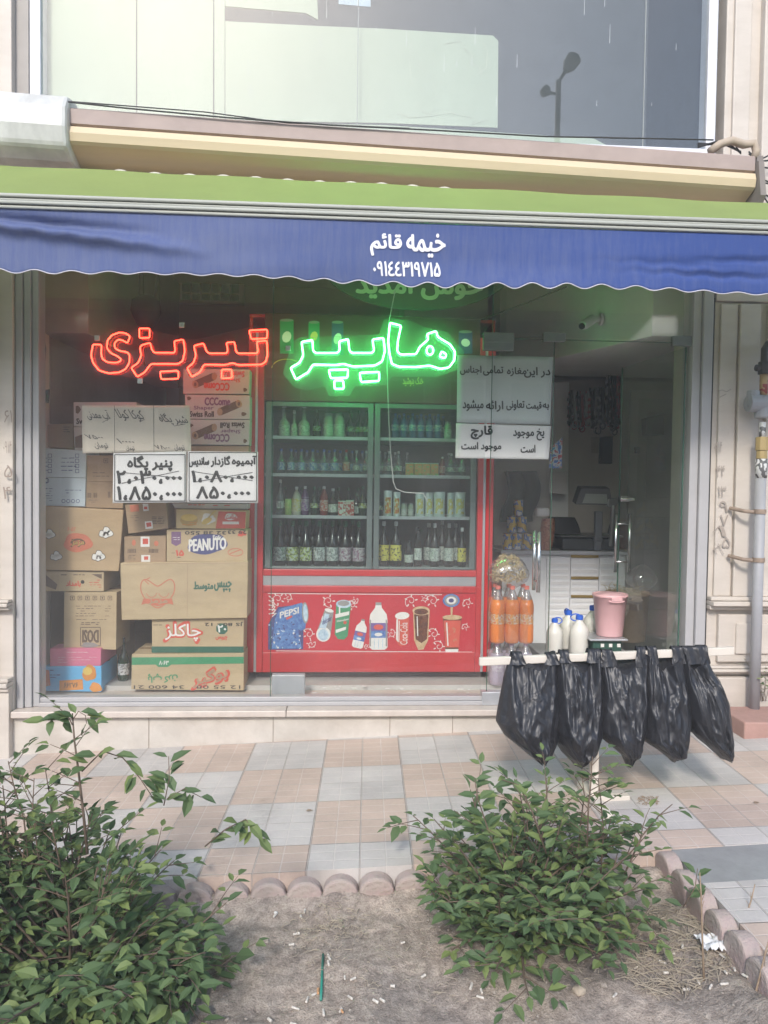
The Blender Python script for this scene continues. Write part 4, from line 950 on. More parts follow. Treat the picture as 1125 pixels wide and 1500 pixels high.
part('liner', mb, M_cin, K)
mb = MB()
for a, b_ in [(363,373),(377,386),(699,707),(711,722)]: mb.box(X(a),X(b_),YF-.012,YF+.03,cb,ct-.12)
pieces('side_stile', mb, M_cred, K, bevel=.004)
mb = MB(); mb.box(X(373)+.001,X(377)-.001,YF-.004,YF+.02,cb,ct-.12); mb.box(X(707)+.001,X(711)-.001,YF-.004,YF+.02,cb,ct-.12); pieces('stile_trim', mb, M_alu2, K)
mb = MB(); mb.box(X(386)+.001,X(699)-.001,YF-.015,YF+.03,Z(590),ct); header = part('header', mb, M_chead, K, bevel=.004)
q = MB()
def hcan(x0, y0, x1, y1, c, c2=WHT):
    q.mat(c); dpoly(q, [(x0,y0+2),(x1,y0+2),(x1,y1-2),(x0,y1-2)], YF-.015); q.mat(GRY); dell(q,(x0+x1)/2,y0+2,(x1-x0)/2,2.2,YF-.015,1,14); q.mat(c2); dell(q,(x0+x1)/2,(y0+y1)/2,(x1-x0)*.33,(y1-y0)*.16,YF-.015,1,12,.3)
hcan(410,467,430,520,GRN); hcan(486,470,503,522,NAV); hcan(672,484,692,520,NAV); hcan(452,470,468,515,GRN,YEL)
q.mat(GLD); txt(q,'خنک بنوشید',590,552,620,566,YF-.015,.3)
q.mat(YEL); dline(q, darc(420,540,22,14,3.2,6.0), 1, YF-.015)
part('print', q, INKS, header)
mb = MB(); mb.box(X(386)+.001,X(699)-.001,YF-.008,YF+.03,Z(844),Z(834.5)); mb.box(X(386)+.001,X(699)-.001,YF-.012,YF+.03,Z(868),Z(858)); mb.box(X(386)+.001,X(699)-.001,YF-.012,YF+.03,cb,Z(955)); pieces('front_rail', mb, M_cred, K, bevel=.004)
mb = MB(); mb.box(X(386)+.001,X(699)-.001,YF,YF+.03,Z(858)+.001,Z(844)-.001); part('door_track', mb, M_alu2, K)
mb = MB(); mb.box(X(386)+.001,X(699)-.001,YF-.004,YF+.03,Z(955)+.001,Z(868)-.001); lp = part('graphic_panel', mb, mat('panel_red', (.52,.03,.045), .3, .06, 4), K)
# printed drinks on the panel
q = MB(); YP = YF-.004
C5 = lambda x, y: (380+.3022*x, 850+.3022*y)
def pl(pts, k=0): dpoly(q, [C5(*p) for p in pts], YP, k)
def ell(cx, cy, rx, ry, k=0, rot=0.0, n=18): c = C5(cx, cy); dell(q, c[0], c[1], rx*.3022, ry*.3022, YP, k, n, rot)
def ln(pts, w_, k=0): dline(q, [C5(*p) for p in pts], w_, YP, k)
def tx(s, x0, y0, x1, y1, b=.2, k=2.6, sl=0.0): a, c = C5(x0, y0), C5(x1, y1); txt(q, s, a[0], a[1], c[0], c[1], YP-EPS*k, b, sl=sl)
q.mat(WHT); ln([(40,64),(885,70)], .9); ln([(80,342),(1030,348)], .9)
for cx, cy, s in [(90,90,1),(140,85,.7),(335,100,1),(450,120,.8),(240,260,.9),(250,310,.7),(735,100,1),(840,100,1),(460,100,.6),(640,260,.7),(845,260,.9),(870,320,.9),(1010,110,.8),(1000,225,.6),(520,320,.4),(800,90,.6)]:
    a0 = rnd(0, 6); pts = [(cx+s*34*math.exp(-.22*t)*math.cos(a0+t), cy+s*34*math.exp(-.22*t)*math.sin(a0+t)) for t in [j*.42 for j in range(19)]]; ln(pts, .8)
    for j in range(5):
        an = a0+j*1.3; ell(cx+s*26*math.cos(an), cy+s*26*math.sin(an), 7*s, 3*s, .3, an, 8)
for k in range(5): ln([(45,75+k*22),(70+k*3,95+k*16),(62,120+k*14)], 1.3)
q.mat(NAV); pl([(42,215),(90,130),(215,115),(212,335),(42,337)])
PBL = len(INKS); PCY = PBL+1; PMG = PBL+2; PCO = PBL+3; PAM = PBL+4; PBR = PBL+5
q.mat(PBL); pl([(75,190),(95,140),(205,108),(232,160),(222,235),(190,250),(205,330),(60,332)], 1); q.mat(GRY); ell(222,158,16,52,1.8,-.05); q.mat(PCY); ell(223,158,11,42,2.4,-.05); q.mat(WHT); tx('PEPSI',100,142,190,172,.4,3,-.28); q.mat(RED); pl([(128,182),(158,170),(160,178),(132,192)],2.6)
random.seed(5)
for k in range(60): q.mat(random.choice([PCY,PBL,NAV,WHT])); ell(rnd(45,200),rnd(200,330),rnd(3,9),rnd(2,5),2.2+.05*k/3,rnd(0,3),6)
q.mat(GRY); pl([(280,245),(318,140),(360,150),(345,265)],1); q.mat(WHT); ell(338,146,22,9,1.6,.25); ell(310,262,35,36,1.6); q.mat(PCY); ell(310,264,26,27,2.2); pl([(290,230),(318,160),(340,165),(322,235)],2.0); q.mat(NAV); tx('delster',305,180,350,205,.1,3.2,-.5)
q.mat(GRN); pl([(372,110),(444,115),(428,270),(410,288),(380,285),(365,262)],1.4); q.mat(PCY); ell(408,115,37,20,2); q.mat(GRY); ell(408,112,28,13,2.6); q.mat(WHT); pl([(368,165),(436,150),(434,168),(368,184)],2.2); pl([(370,240),(420,225),(418,240),(370,256)],2.2); q.mat(RED); ell(415,205,9,9,2.6,0,5); q.mat(WHT); tx('Heineken',376,188,432,198,.1,3,-.2)
for (x, y, s, r) in [(577,225,1,0),(488,260,.62,.22)]:
    def rp(pts): return [(x+s*(px_*math.cos(r)-py_*math.sin(r)), y+s*(px_*math.sin(r)+py_*math.cos(r))) for px_, py_ in pts]
    q.mat(WHT); pl(rp([(-14,-108),(14,-108),(16,-92),(40,-60),(44,-30),(44,100),(30,112),(-30,112),(-44,100),(-44,-30),(-40,-60),(-16,-92)]),1.2)
    q.mat(GRY); pl(rp([(-14,-118),(14,-118),(14,-104),(-14,-104)]),1.9); q.mat(PMG); pl(rp([(-44,-18),(44,-18),(44,20),(-44,20)]),2); q.mat(PBL); pl(rp([(-44,20),(44,20),(44,54),(-44,54)]),2); q.mat(RED); c = rp([(0,2)])[0]; ell(c[0],c[1],24*s,13*s,2.7,r); q.mat(WHT); c = rp([(0,38)])[0]; ell(c[0],c[1],20*s,9*s,2.7,r,8)
    q.mat(PCY)
    for k in (-20, 0, 20): pl(rp([(k-2,60),(k+2,60),(k+2,105),(k-2,105)]),1.8)
q.mat(RED); pl([(662,180),(726,175),(722,290),(705,318),(678,318),(660,290)],1.2); q.mat(WHT); ell(692,172,35,18,2,-.08); pl([(664,190),(672,188),(672,300),(662,286)],1.9)
q.mat(WHT)
a = C5(682,205); b_ = C5(718,312)
vs_, fs_ = glyphs('Coca-Cola'); ax, bx = min(v[0] for v in vs_), max(v[0] for v in vs_); ay, by = min(v[1] for v in vs_), max(v[1] for v in vs_)
q.add([P(a[0]+(b_[0]-a[0])*((vv[1]-ay)/(by-ay)*-1+1) if False else a[0]+(b_[0]-a[0])*(1-(vv[1]-ay)/(by-ay)), b_[1]-(b_[1]-a[1])*((vv[0]-ax)/(bx-ax)), YP-EPS*3.4) for vv in vs_], fs_)
q.mat(PAM); pl([(745,150),(825,150),(818,290),(795,335),(770,338),(750,290)],1.2); q.mat(PCO); pl([(750,165),(820,165),(812,285),(785,305),(757,285)],1.8); q.mat(PAM); ell(784,148,42,22,2); q.mat(PCO); ell(784,152,34,15,2.6); q.mat(PAM); pl([(770,305),(795,305),(775,340)],2.4)
q.mat(PCO); pl([(890,185),(980,185),(962,352),(903,352)],1.0); q.mat(RED); pl([(893,195),(977,195),(966,325),(902,325)],1.6); q.mat(PAM); ell(935,180,48,12,2.2); q.mat(WHT); pl([(900,334),(965,334),(962,354),(904,354)],2.3); q.mat(SAL)
for k in range(9): ell(rnd(905,962),rnd(210,300),rnd(6,12),rnd(5,9),2.1+.1*k,rnd(0,3),5)
q.mat(PBL); ell(930,98,42,32,1.4); q.mat(GRY); ell(930,98,33,25,2); q.mat(WHT); ell(930,98,24,18,2.6); q.mat(NAV); ell(930,98,13,10,3.2); q.mat(PAM); pl([(926,130),(938,130),(934,180),(928,180)],2.9)
q.mat(GRY)
for x0, x1 in ((534,541),(612,619)): pl([(x0,190),(x1,192),(x1,322),(x0,318)], 2.9)
q.mat(WHT)
for pts in [[(552,180),(558,165),(560,205),(553,205)],[(385,130),(392,128),(392,160),(385,162)],[(676,196),(680,196),(678,300),(674,300)],[(762,175),(767,175),(770,270),(765,270)],[(905,205),(911,205),(917,318),(911,318)],[(300,190),(306,172),(309,176),(303,196)]]: pl(pts, 3.3)
q.mat(BLK)
for k in range(26): ell(rnd(80,990),rnd(350,420),rnd(1,4),rnd(.8,2),.2,rnd(0,3),5)
part('print', q, INKS+[mat('blue_print', (.03,.08,.30), .3, 0, 45, col2=(.16,.33,.62)), mat('ice_print', (.28,.42,.56), .3, 0, 40, col2=(.62,.72,.78)), mat('magenta_print', (.16,.10,.30), .4), mat('cola_print', (.05,.014,.01), .3, 0, 30, col2=(.20,.07,.035)), mat('foam_print', (.45,.28,.13), .4, 0, 30, col2=(.68,.52,.34)), P_brown], lp)
mb = MB(); mb.box(cx0+.05,cx1-.05,YF+.08,YBK-.05,ZF,cb); part('plinth', mb, mat('cooler_base', (.10,.10,.10), .7, .2, 8), K)
# shelves
SH = [Z(641), Z(696), Z(757.5)]
for z in SH+[Z(834)+.006]:
    mb = MB(); mb.box(li-.018,ri+.018,YF+.06,YBK-.04,z-.008,z); s_ = part('shelf', mb, mat('shelf_wire', (.30,.34,.34), .4, .1, 20, metal=.3), K)
    mb = MB(); mb.box(li-.018,ri+.018,YF+.052,YF+.059,z-.014,z+.006); part('shelf_edge', mb, M_alu2, s_)
for a, b_ in [(388,546),(547,697)]:
    x0, x1, z0, z1 = X(a)+.002, X(b_)-.002, Z(834)+.001, Z(590)-.002
    mb = MB(); fw_ = .035; mb.box(x0,x0+fw_,YF-.002,YF+.022,z0,z1); mb.box(x1-fw_,x1,YF-.002,YF+.022,z0,z1); mb.box(x0+fw_,x1-fw_,YF-.002,YF+.022,z0,z0+.012); mb.box(x0+fw_,x1-fw_,YF-.002,YF+.022,z1-.03,z1)
    d = part('sliding_door', mb, M_cgrey, K, bevel=.003)
    mb = MB(); mb.poly([(x0+fw_,YF+.01,z0+.012),(x1-fw_,YF+.01,z0+.012),(x1-fw_,YF+.01,z1-.03),(x0+fw_,YF+.01,z1-.03)]); part('pane', mb, M_gfr, d)
# debris along the window bottom
mb = MB()
for k in range(26):
    x = rnd(-.3,.8); y = rnd(.08,.3); s = rnd(.006,.02); z = ZF+.002
    mb.prism([(x+s*math.cos(a)*rnd(.6,1.8), y+s*math.sin(a)*rnd(.4,1), z) for a in (0,1.2,2.5,3.8,5.1)], (0,0,.002))
solo('debris', mb, M_paper, 'scraps of white paper and dirt along the floor below the cooler', 'debris', kind='stuff')
mb = MB(); a, b_ = P(398,1007,.12), P(447,988,.12); mb.box(a.x,b_.x,.11,.16,ZF,b_.z); solo('strip_box', mb, mat('clear_grey_box', (.36,.37,.38), .3), 'low translucent grey tub on the floor left below the cooler', 'tub', bevel=.006)

# bottles, cans, jars and pouches in the cooler
def bottle(name, label, cat, body_prof, m_body, zl=None, m_label=None, m_cap=None, cap=None, lab2=None, group=None, n=14):
    T = thing(name, label, cat, (0,0,0), group)
    part('body', MB().lathe(body_prof, n=n), m_body, T, smooth=True)
    def rad_at(z):
        for (r0_, z0_), (r1_, z1_) in zip(body_prof, body_prof[1:]):
            if z0_ <= z <= z1_: return r0_+(r1_-r0_)*(z-z0_)/max(1e-6, z1_-z0_)
        return body_prof[0][0]
    if zl:
        part('label', MB().lathe([(rad_at(zl[0])+.0012, zl[0]), (rad_at((zl[0]+zl[1])/2)+.0012, (zl[0]+zl[1])/2), (rad_at(zl[1])+.0012, zl[1])], n=n, cap=False), m_label, T, smooth=True)
    if cap:
        part('cap', MB().lathe([(cap[0], cap[1]), (cap[0], cap[2]-.003), (cap[0]*.85, cap[2])], n=12), m_cap, T, smooth=False)
    return T
def labmat(name, c1, c2, c3, s=55):
    m, n, b, L = nodes(name); N = n.nodes.new; tc = N('ShaderNodeTexCoord')
    v = N('ShaderNodeTexNoise'); v.inputs['Scale'].default_value = s; v.inputs['Detail'].default_value = 1.5; L(tc.outputs['Object'], v.inputs['Vector'])
    r = N('ShaderNodeValToRGB'); r.color_ramp.interpolation = 'CONSTANT'; e = r.color_ramp.elements; e[0].position = 0; e[0].color = (*c1,1); e[1].position = .47; e[1].color = (*c2,1); x = e.new(.57); x.color = (*c3,1)
    L(v.outputs[0], r.inputs[0]); L(r.outputs[0], b.inputs['Base Color']); b.inputs['Roughness'].default_value = .45; return m
M_darkglass = mat('dark_brown_glass', (.012,.010,.008), .12, .1, 8, spec=.6); M_greenglass = mat('dark_green_glass', (.008,.035,.018), .12, .1, 8, spec=.6)
M_clearglass = glass('clear_bottle', (.75,.82,.84), .22, 1.2, (.5,.58,.6), rough=.05, dvar=.2); M_bluebottle = mat('blue_bottle', (.03,.10,.30), .2, .1, 8)
LBW = labmat('grey_bottle_label', (.55,.55,.55), (.20,.20,.2), (.40,.42,.42)); LBG = labmat('lime_bottle_label', (.50,.52,.48), (.38,.44,.08), (.12,.12,.10)); LBP = labmat('mauve_bottle_label', (.50,.46,.48), (.25,.10,.18), (.4,.38,.4)); LBY = labmat('yellow_bottle_label', (.62,.52,.10), (.62,.52,.10), (.12,.1,.05))
LBX = labmat('white_bottle_label', (.60,.60,.57), (.30,.32,.30), (.55,.53,.5)); LBR = labmat('red_bottle_label', (.45,.06,.05), (.55,.5,.45), (.45,.06,.05)); LBO = labmat('orange_print_label', (.62,.25,.04), (.62,.25,.04), (.20,.36,.08)); LBV = labmat('purple_bottle_label', (.20,.06,.26), (.5,.45,.5), (.20,.06,.26)); LBB = labmat('blue_bottle_label', (.06,.16,.42), (.5,.55,.6), (.06,.16,.42)); LBGC = labmat('green_can_label', (.20,.40,.05), (.52,.55,.2), (.2,.4,.05)); LBYW = labmat('yellow_white_label', (.62,.60,.55), (.62,.48,.08), (.62,.6,.55)); LBPCH = labmat('pouch_print', (.60,.62,.58), (.60,.45,.12), (.62,.55,.2), 35)
capG = mat('green_cap', (.02,.14,.07), .4); capW = mat('white_cap', (.65,.66,.66), .4); capR = mat('red_cap', (.5,.04,.03), .4); capB = mat('blue_cap', (.05,.15,.5), .4)
def prof_long(H, R): return [(R*.9,0),(R,.01),(R,H*.46),(R*.92,H*.54),(R*.5,H*.66),(R*.30,H*.76),(R*.27,H*.96),(R*.27,H*.97)]
def prof_pet(H, R): return [(R*.85,0),(R,.012),(R,H*.60),(R*.9,H*.68),(R*.55,H*.80),(R*.33,H*.87),(R*.32,H*.94)]
def prof_jar(H, R): return [(R*.9,0),(R,.006),(R,H*.78),(R*.75,H*.86),(R*.72,H*.92)]
def prof_can(H, R): return [(R*.85,0),(R,H*.05),(R,H*.93),(R*.86,H)]
protos = {}
def put(key, px, shelf, hpx, wpx, label, group, Yb=YF+.14):
    """one drink on a shelf, height and width taken in photo pixels"""
    s = (Yb-CAM.y)/F; H, R = hpx*s, wpx*s/2; x = X(px, Yb); loc = (x, Yb+rnd(-.01,.01), shelf+.0005)
    if key not in protos:
        h, r = .30, .04
        mk = {
         'dark_grey': lambda: bottle('bottle',label,'bottle',prof_long(h,r),M_darkglass,(.035,.125),LBW,capG,(.0135,.262,.30)),
         'dark_lime': lambda: bottle('bottle',label,'bottle',prof_long(h,r),M_darkglass,(.035,.125),LBG,capG,(.0135,.262,.30)),
         'dark_mauve': lambda: bottle('bottle',label,'bottle',prof_long(h,r),M_darkglass,(.035,.125),LBP,capG,(.0135,.262,.30)),
         'dark_yellow': lambda: bottle('bottle',label,'bottle',prof_long(h,r),M_darkglass,(.04,.145),LBY,capW,(.0135,.27,.30)),
         'dark_white': lambda: bottle('bottle',label,'bottle',prof_long(h,r),M_darkglass,(.04,.13),LBX,capW,(.0135,.27,.30)),
         'green': lambda: bottle('bottle',label,'bottle',prof_long(h,r),M_greenglass,(.08,.13),LBG,capG,(.0135,.27,.30)),
         'clear': lambda: bottle('bottle',label,'bottle',prof_long(h,r),M_clearglass,(.05,.14),LBB,capB,(.0135,.27,.30)),
         'clear_plain': lambda: bottle('bottle',label,'bottle',prof_long(h,r),M_clearglass,(.06,.12),LBW,capW,(.0135,.27,.30)),
         'clear_red': lambda: bottle('bottle',label,'bottle',prof_long(h,r),M_clearglass,(.05,.15),LBR,capR,(.0135,.27,.30)),
         'red': lambda: bottle('bottle',label,'bottle',prof_pet(h,r),mat('red_drink', (.22,.03,.03), .25),(.05,.16),LBR,capW,(.015,.27,.30)),
         'purple': lambda: bottle('bottle',label,'bottle',prof_pet(h,r),mat('purple_drink', (.15,.05,.18), .25),(.05,.19),LBV,capW,(.015,.27,.30)),
         'yellowwhite': lambda: bottle('bottle',label,'bottle',prof_pet(h,r),mat('pale_drink', (.55,.52,.42), .25),(.04,.18),LBYW,capW,(.015,.27,.30)),
         'blue': lambda: bottle('bottle',label,'bottle',prof_pet(h,r),M_bluebottle,(.10,.17),LBB,capB,(.015,.27,.30)),
         'jar': lambda: bottle('jar',label,'jar',prof_jar(h,r),mat('jar_milk', (.36,.38,.33), .25),(.03,.17),LBX,M_gasket,(.03,.262,.30)),
         'jarneck': lambda: bottle('jar',label,'jar',[(r*.9,0),(r,.006),(r,h*.42),(r*.4,h*.55),(r*.35,h*.94)],mat('jar_pale', (.40,.42,.36), .25),(.02,.11),LBX,capW,(.016,.262,.30)),
         'can': lambda: bottle('can',label,'can',prof_can(h,r),LBGC,None,None,M_alu2,(.034,.298,.302)),
         'short_dark': lambda: bottle('jar',label,'jar',[(r*.9,0),(r,.01),(r*1.0,h*.5),(r*.8,h*.7),(r*.5,h*.85),(r*.45,h*.95)],M_darkglass,(.05,.14),LBX,M_black,(.02,.27,.30)),
        }
        T = mk[key](); protos[key] = T; T.location = loc; T.scale = (R/.04, R/.04, H/.30); T['label'] = label; T['group'] = group; return T
    return dup(protos[key], loc, (0,0,rnd(0,6)), (R/.04, R/.04, H/.30), label, group)
def C7(x): return 350+.35556*x
S1, S2, S3, S4 = SH[0], SH[1], SH[2], Z(834)+.006
gA = 'tall dark bottles on the lowest cooler shelf'
for x, k, lab in [(170,'dark_grey','dark bottle with a grey label on the lowest cooler shelf'),(222,'dark_lime','dark bottle with a lime marked label on the lowest cooler shelf'),(277,'dark_lime','dark bottle with a lime marked label on the lowest cooler shelf'),(333,'dark_grey','dark bottle with a grey label on the lowest cooler shelf'),(387,'dark_grey','dark bottle with a grey label on the lowest cooler shelf'),(440,'dark_mauve','dark bottle with a mauve label at the end of the lowest cooler shelf'),(495,'dark_mauve','dark bottle with a mauve label at the end of the lowest cooler shelf')]:
    put(k, C7(x), S4, 66, 18, lab, gA)
for x in (598, 648): put('dark_yellow', C7(x), S4, 66, 17, 'dark bottle with a yellow label on the lowest cooler shelf', 'yellow label bottles in the cooler')
put('short_dark', C7(702), S4, 38, 13, 'squat dark jar beside the yellow label bottles in the cooler', 'squat dark jars in the cooler'); put('short_dark', C7(740), S4, 58, 12, 'taller dark jar beside the squat one in the cooler', 'squat dark jars in the cooler')
for x, h in [(783,62),(808,64),(838,66),(868,64),(893,62)]: put('dark_white', C7(x), S4, h, 15, 'dark bottle with a white label at the right of the lowest cooler shelf', 'white label dark bottles in the cooler', YF+.14+(.09 if x in (783,838,893) else 0))
put('dark_yellow', C7(920), S4, 58, 13, 'slim dark bottle at the far right end of the lowest cooler shelf', 'yellow label bottles in the cooler')
for x in (196,250,305,360,413,468): put('dark_grey', C7(x), S4, 65, 17, 'dark bottle in the back row of the lowest cooler shelf', gA, YF+.27)
for x in (232,278,322,370,415,465,505): put('clear', C7(x), S2, 36, 12, 'clear bottle in the back row of the second cooler shelf', 'clear bottles on the second cooler shelf', YF+.27)
for x in (600,640,690,860,895): put('clear_plain', C7(x), S2, 35, 11, 'plain clear bottle in the back row of the right second cooler shelf', 'clear bottles on the second cooler shelf', YF+.27)
for x in (655,692,728,765,800,835): put('blue', C7(x), S1, 37, 11, 'blue bottle in the back row on the top cooler shelf', 'blue bottles in the cooler', YF+.25)
for x in (190,255,330,410,450,490): put('green', C7(x), S3, 40, 11, 'dark green bottle in the back row of the third cooler shelf', 'drinks on the third cooler shelf', YF+.27)
# third shelf
put('clear_plain', C7(170), S3, 52, 11, 'clear long neck bottle at the left end of the third cooler shelf', 'drinks on the third cooler shelf')
put('can', C7(203), S3, 24, 10, 'lime green can on the third cooler shelf', 'drinks on the third cooler shelf')
put('yellowwhite', C7(237), S3, 42, 13, 'white and yellow drink bottle on the third cooler shelf', 'drinks on the third cooler shelf')
put('purple', C7(272), S3, 43, 11, 'purple labelled bottle on the third cooler shelf', 'drinks on the third cooler shelf')
put('green', C7(310), S3, 42, 11, 'dark green bottle beside the purple labelled one in the cooler', 'drinks on the third cooler shelf')
put('red', C7(350), S3, 43, 12, 'red labelled drink bottle on the third cooler shelf', 'drinks on the third cooler shelf')
put('dark_white', C7(387), S3, 40, 14, 'dark bottle with a pale label on the third cooler shelf', 'drinks on the third cooler shelf')
put('green', C7(510), S3, 44, 12, 'dark green bottle at the middle post on the third cooler shelf', 'drinks on the third cooler shelf')
put('dark_grey', C7(483), S3, 34, 9, 'small dark bottle next to the red and white carton in the cooler', 'drinks on the third cooler shelf')
put('green', C7(578), S3, 36, 10, 'dark green bottle left of the drink pouches in the cooler', 'drinks on the third cooler shelf')
def boxlet(label, group, px, shelf, hpx, wpx, m, Yb=YF+.13):
    s = (Yb-CAM.y)/F; H, w_ = hpx*s, wpx*s; x = X(px, Yb)
    T = thing('juice_box', label, 'juice box', (x, Yb, shelf), group)
    part('box_body', MB().box(x-w_/2,x+w_/2,Yb-w_*.35,Yb+w_*.35,shelf+.0005,shelf+H*.94), m, T, bevel=.002)
    part('gable', MB().prism([(x-w_/2,Yb-w_*.35,shelf+H*.941),(x-w_/2,Yb+w_*.35,shelf+H*.941),(x-w_/2,Yb,shelf+H*1.02)], (w_,0,0)), capW, T)
boxlet('white and red drink carton on the third cooler shelf', 'small drink cartons in the cooler', C7(424), S3, 22, 11, labmat('carton_print', (.60,.58,.55), (.45,.05,.05), (.6,.58,.55), 40))
boxlet('red and white drink carton on the third cooler shelf', 'small drink cartons in the cooler', C7(457), S3, 23, 12, labmat('carton_print_red', (.45,.07,.06), (.6,.55,.5), (.45,.07,.06), 40))
for x in (700,735,768,802): boxlet('small orange juice box in the row of four on the second cooler shelf', 'orange juice boxes in the cooler', C7(x), S2, 19, 11.5, LBO)
pp = None
for x, h, w_, r_ in [(613,38,13,0),(650,36,11,0),(745,36,14,0),(785,36,13,0),(825,37,17,0),(872,36,11,0),(910,37,17,0)]:
    Yb = YF+.12; s = (Yb-CAM.y)/F; lab = 'orange printed drink pouch standing left on the third cooler shelf' if x < 700 else 'pale foil drink pouch with yellow fruit print on the third cooler shelf'
    gr = 'orange drink pouches in the cooler' if x < 700 else 'foil drink pouches in the cooler'
    if pp is None or (x > 700 and pp[1] == 0):
        T = thing('drink_pouch', lab, 'pouch', (0,0,0), gr); q = MB()
        def pf(u, v, sg): a = (u-.5); wd = .05*(1-.08*math.sin(v*3.1)); return (a*2*wd*.5*2, sg*.018*math.cos(a*math.pi)*(1-v)**.6, v*.15)
        q.grid(lambda u, v: pf(u, v, -1), 8, 8); q.grid(lambda u, v: pf(u, v, 1), 8, 8)
        part('foil_body', q, mat('foil', (.50,.54,.53), .3, .15, 20, metal=.3), T, smooth=True)
        q = MB(); q.grid(lambda u, v: (lambda p_: (p_[0], p_[1]-.0012, p_[2]))(pf(.15+.7*u, .12+.62*v, -1)), 8, 8); part('print', q, LBPCH if x > 700 else labmat('pouch_orange', (.55,.15,.04), (.6,.4,.1), (.6,.6,.55), 40), T, smooth=True)
        T.location = (X(C7(x), Yb), Yb, S3+.001); T.scale = (w_*s/.10, 1, h*s/.15); pp = (T, 1 if x > 700 else 0)
    else: dup(pp[0], (X(C7(x), Yb), Yb+rnd(0,.01), S3+.001), (rnd(-.04,.04),0,rnd(-.15,.15)), (w_*s/.10, 1, h*s/.15), lab, gr)
for x in (680, 708): put('jar', C7(x), S3, 20, 9, 'small clear jar between the drink pouches in the cooler', 'small jars between the pouches')
# second shelf
for x in (172,213,255,302,348,392): put('clear', C7(x), S2, 37, 12, 'clear bottle with a blue label on the second cooler shelf', 'clear bottles on the second cooler shelf')
put('clear_red', C7(440), S2, 37, 11, 'clear bottle with a red label on the second cooler shelf', 'clear bottles on the second cooler shelf')
for x in (482,522): put('clear_plain', C7(x), S2, 36, 10, 'plain clear bottle near the middle post on the second cooler shelf', 'clear bottles on the second cooler shelf')
for x in (578,615,655): put('clear_plain', C7(x), S2, 36, 10, 'plain clear bottle left of the orange juice boxes in the cooler', 'clear bottles on the second cooler shelf')
put('red', C7(835), S2, 29, 9, 'small red bottle right of the orange juice boxes in the cooler', 'drinks on the second cooler shelf')
for x in (872,915): put('clear_plain', C7(x), S2, 34, 11, 'plain clear bottle at the right end of the second cooler shelf', 'clear bottles on the second cooler shelf')
# top shelf
for x in (183,265): put('jarneck', C7(x), S1, 49, 16, 'pale long neck jar at the left of the top cooler shelf', 'pale jars on the top cooler shelf')
put('jarneck', C7(224), S1, 40, 10, 'narrow pale jar between two long neck jars on the top cooler shelf', 'pale jars on the top cooler shelf')
for x in (365,410): put('jar', C7(x), S1, 36, 15, 'squat pale jar with a screw lid on the top cooler shelf', 'pale jars on the top cooler shelf')
for x in (318,455,490,520): put('green', C7(x), S1, 42, 12, 'dark green bottle behind the pale jars on the top cooler shelf', 'dark bottles on the top cooler shelf', YF+.22)
for x in (640,675,710,745,780,815): put('blue', C7(x), S1, 38, 11, 'blue bottle in the row on the top cooler shelf', 'blue bottles in the cooler')
put('jar', C7(855), S1, 27, 11, 'small pale jar right of the blue bottles in the cooler', 'pale jars on the top cooler shelf')

# ------------------------------------------------------------------ things above and around inside
D = P(612,384,.30); mb = MB(); r = .46
mb.prism([(D.x+.60*math.cos(a), .30, D.z+.40*math.sin(a)*.72) for a in [2*math.pi*k/48 for k in range(48)]][::-1], (0,.02,0))
T = thing('welcome_sign', 'dark green oval board with pale lettering hanging behind the valance', 'sign', (D.x,.31,D.z-.29)); part('board', mb, mat('board_green', (.02,.06,.045), .6), T)
q = MB(); txt(q, 'خوش آمدید', 522, 398, 706, 438, .30, 1.5, sl=.01); part('lettering', q, mat('pale_lettering', (.55,.52,.42), .7), T)
mb = MB(); c = P(214,452,.8); mb.lathe([(.02,-.14),(.06,-.11),(.10,-.02),(.09,.05),(.05,.08)], c, 14); 
for dx, h in [(-.03,.22),(.07,.16)]: mb.tube([c+Vector((dx,0,.05)), c+Vector((dx*1.1,0,.1+h*.5)), c+Vector((dx*1.0,0,.1+h))], [.02,.016,.004], 8)
mb.tube([c+Vector((0,0,-.13)), c+Vector((-.01,0,-.3)), c+Vector((.01,0,-.42))], .012, 6)
solo('hanging_ornament', mb, mat('dark_red_brown', (.035,.02,.018), .7), 'dark hanging ornament with two upright prongs above the red lettering', 'ornament', smooth=True)
mb = MB(); mb.tube([P(x, y, .10) for x, y in [(60,405),(63,440),(61,470),(67,510),(64,560),(66,620)]], .003, 6)
mb.tube([P(60,575,.10), P(70,572,.10), P(68,590,.1)], .014, 8)
solo('hanging_wire', mb, M_black, 'thin dark wire hanging inside the left edge of the window', 'wire', smooth=True)
# security camera on the bulkhead
c = P(880,468,.95); T = thing('security_camera', 'white bullet security camera on the grey wall above the door', 'camera', (1.88,c.y,c.z))
bx_ = 1.88; cy = c.y
# solve depth so that the camera sits on the bulkhead face
for k in range(80):
    cy = .3+k*.03; c = P(882,468,cy)
    if c.x >= 1.93-.6*(cy-.3)/1.45-.01: break
mb = MB(); T.location = c; ROOT[T] = Vector(c)
base = Vector(c)
mb.tube([base, base+.66*Vector((-.03,0,0))], .04, 16); mb.tube([base+.66*Vector((-.03,0,0)), base+.66*Vector((-.09,-.02,.0)), base+.66*Vector((-.13,-.05,-.03))], .019, 12); part('mount', mb, M_white, T, smooth=False, bevel=.006)
mb = MB(); q0 = base+.66*Vector((-.10,-.03,.0)); q1 = base+.66*Vector((-.25,-.14,-.10)); mb.tube([q0, q0.lerp(q1,.1), q0.lerp(q1,.8), q1], [.023,.034,.034,.029], 16); part('housing', mb, M_white, T, smooth=False, bevel=.004)
dvec = (q1-q0).normalized(); mb = MB(); mb.tube([q1, q1+dvec*.012], .021, 14); part('lens', mb, M_black, T)
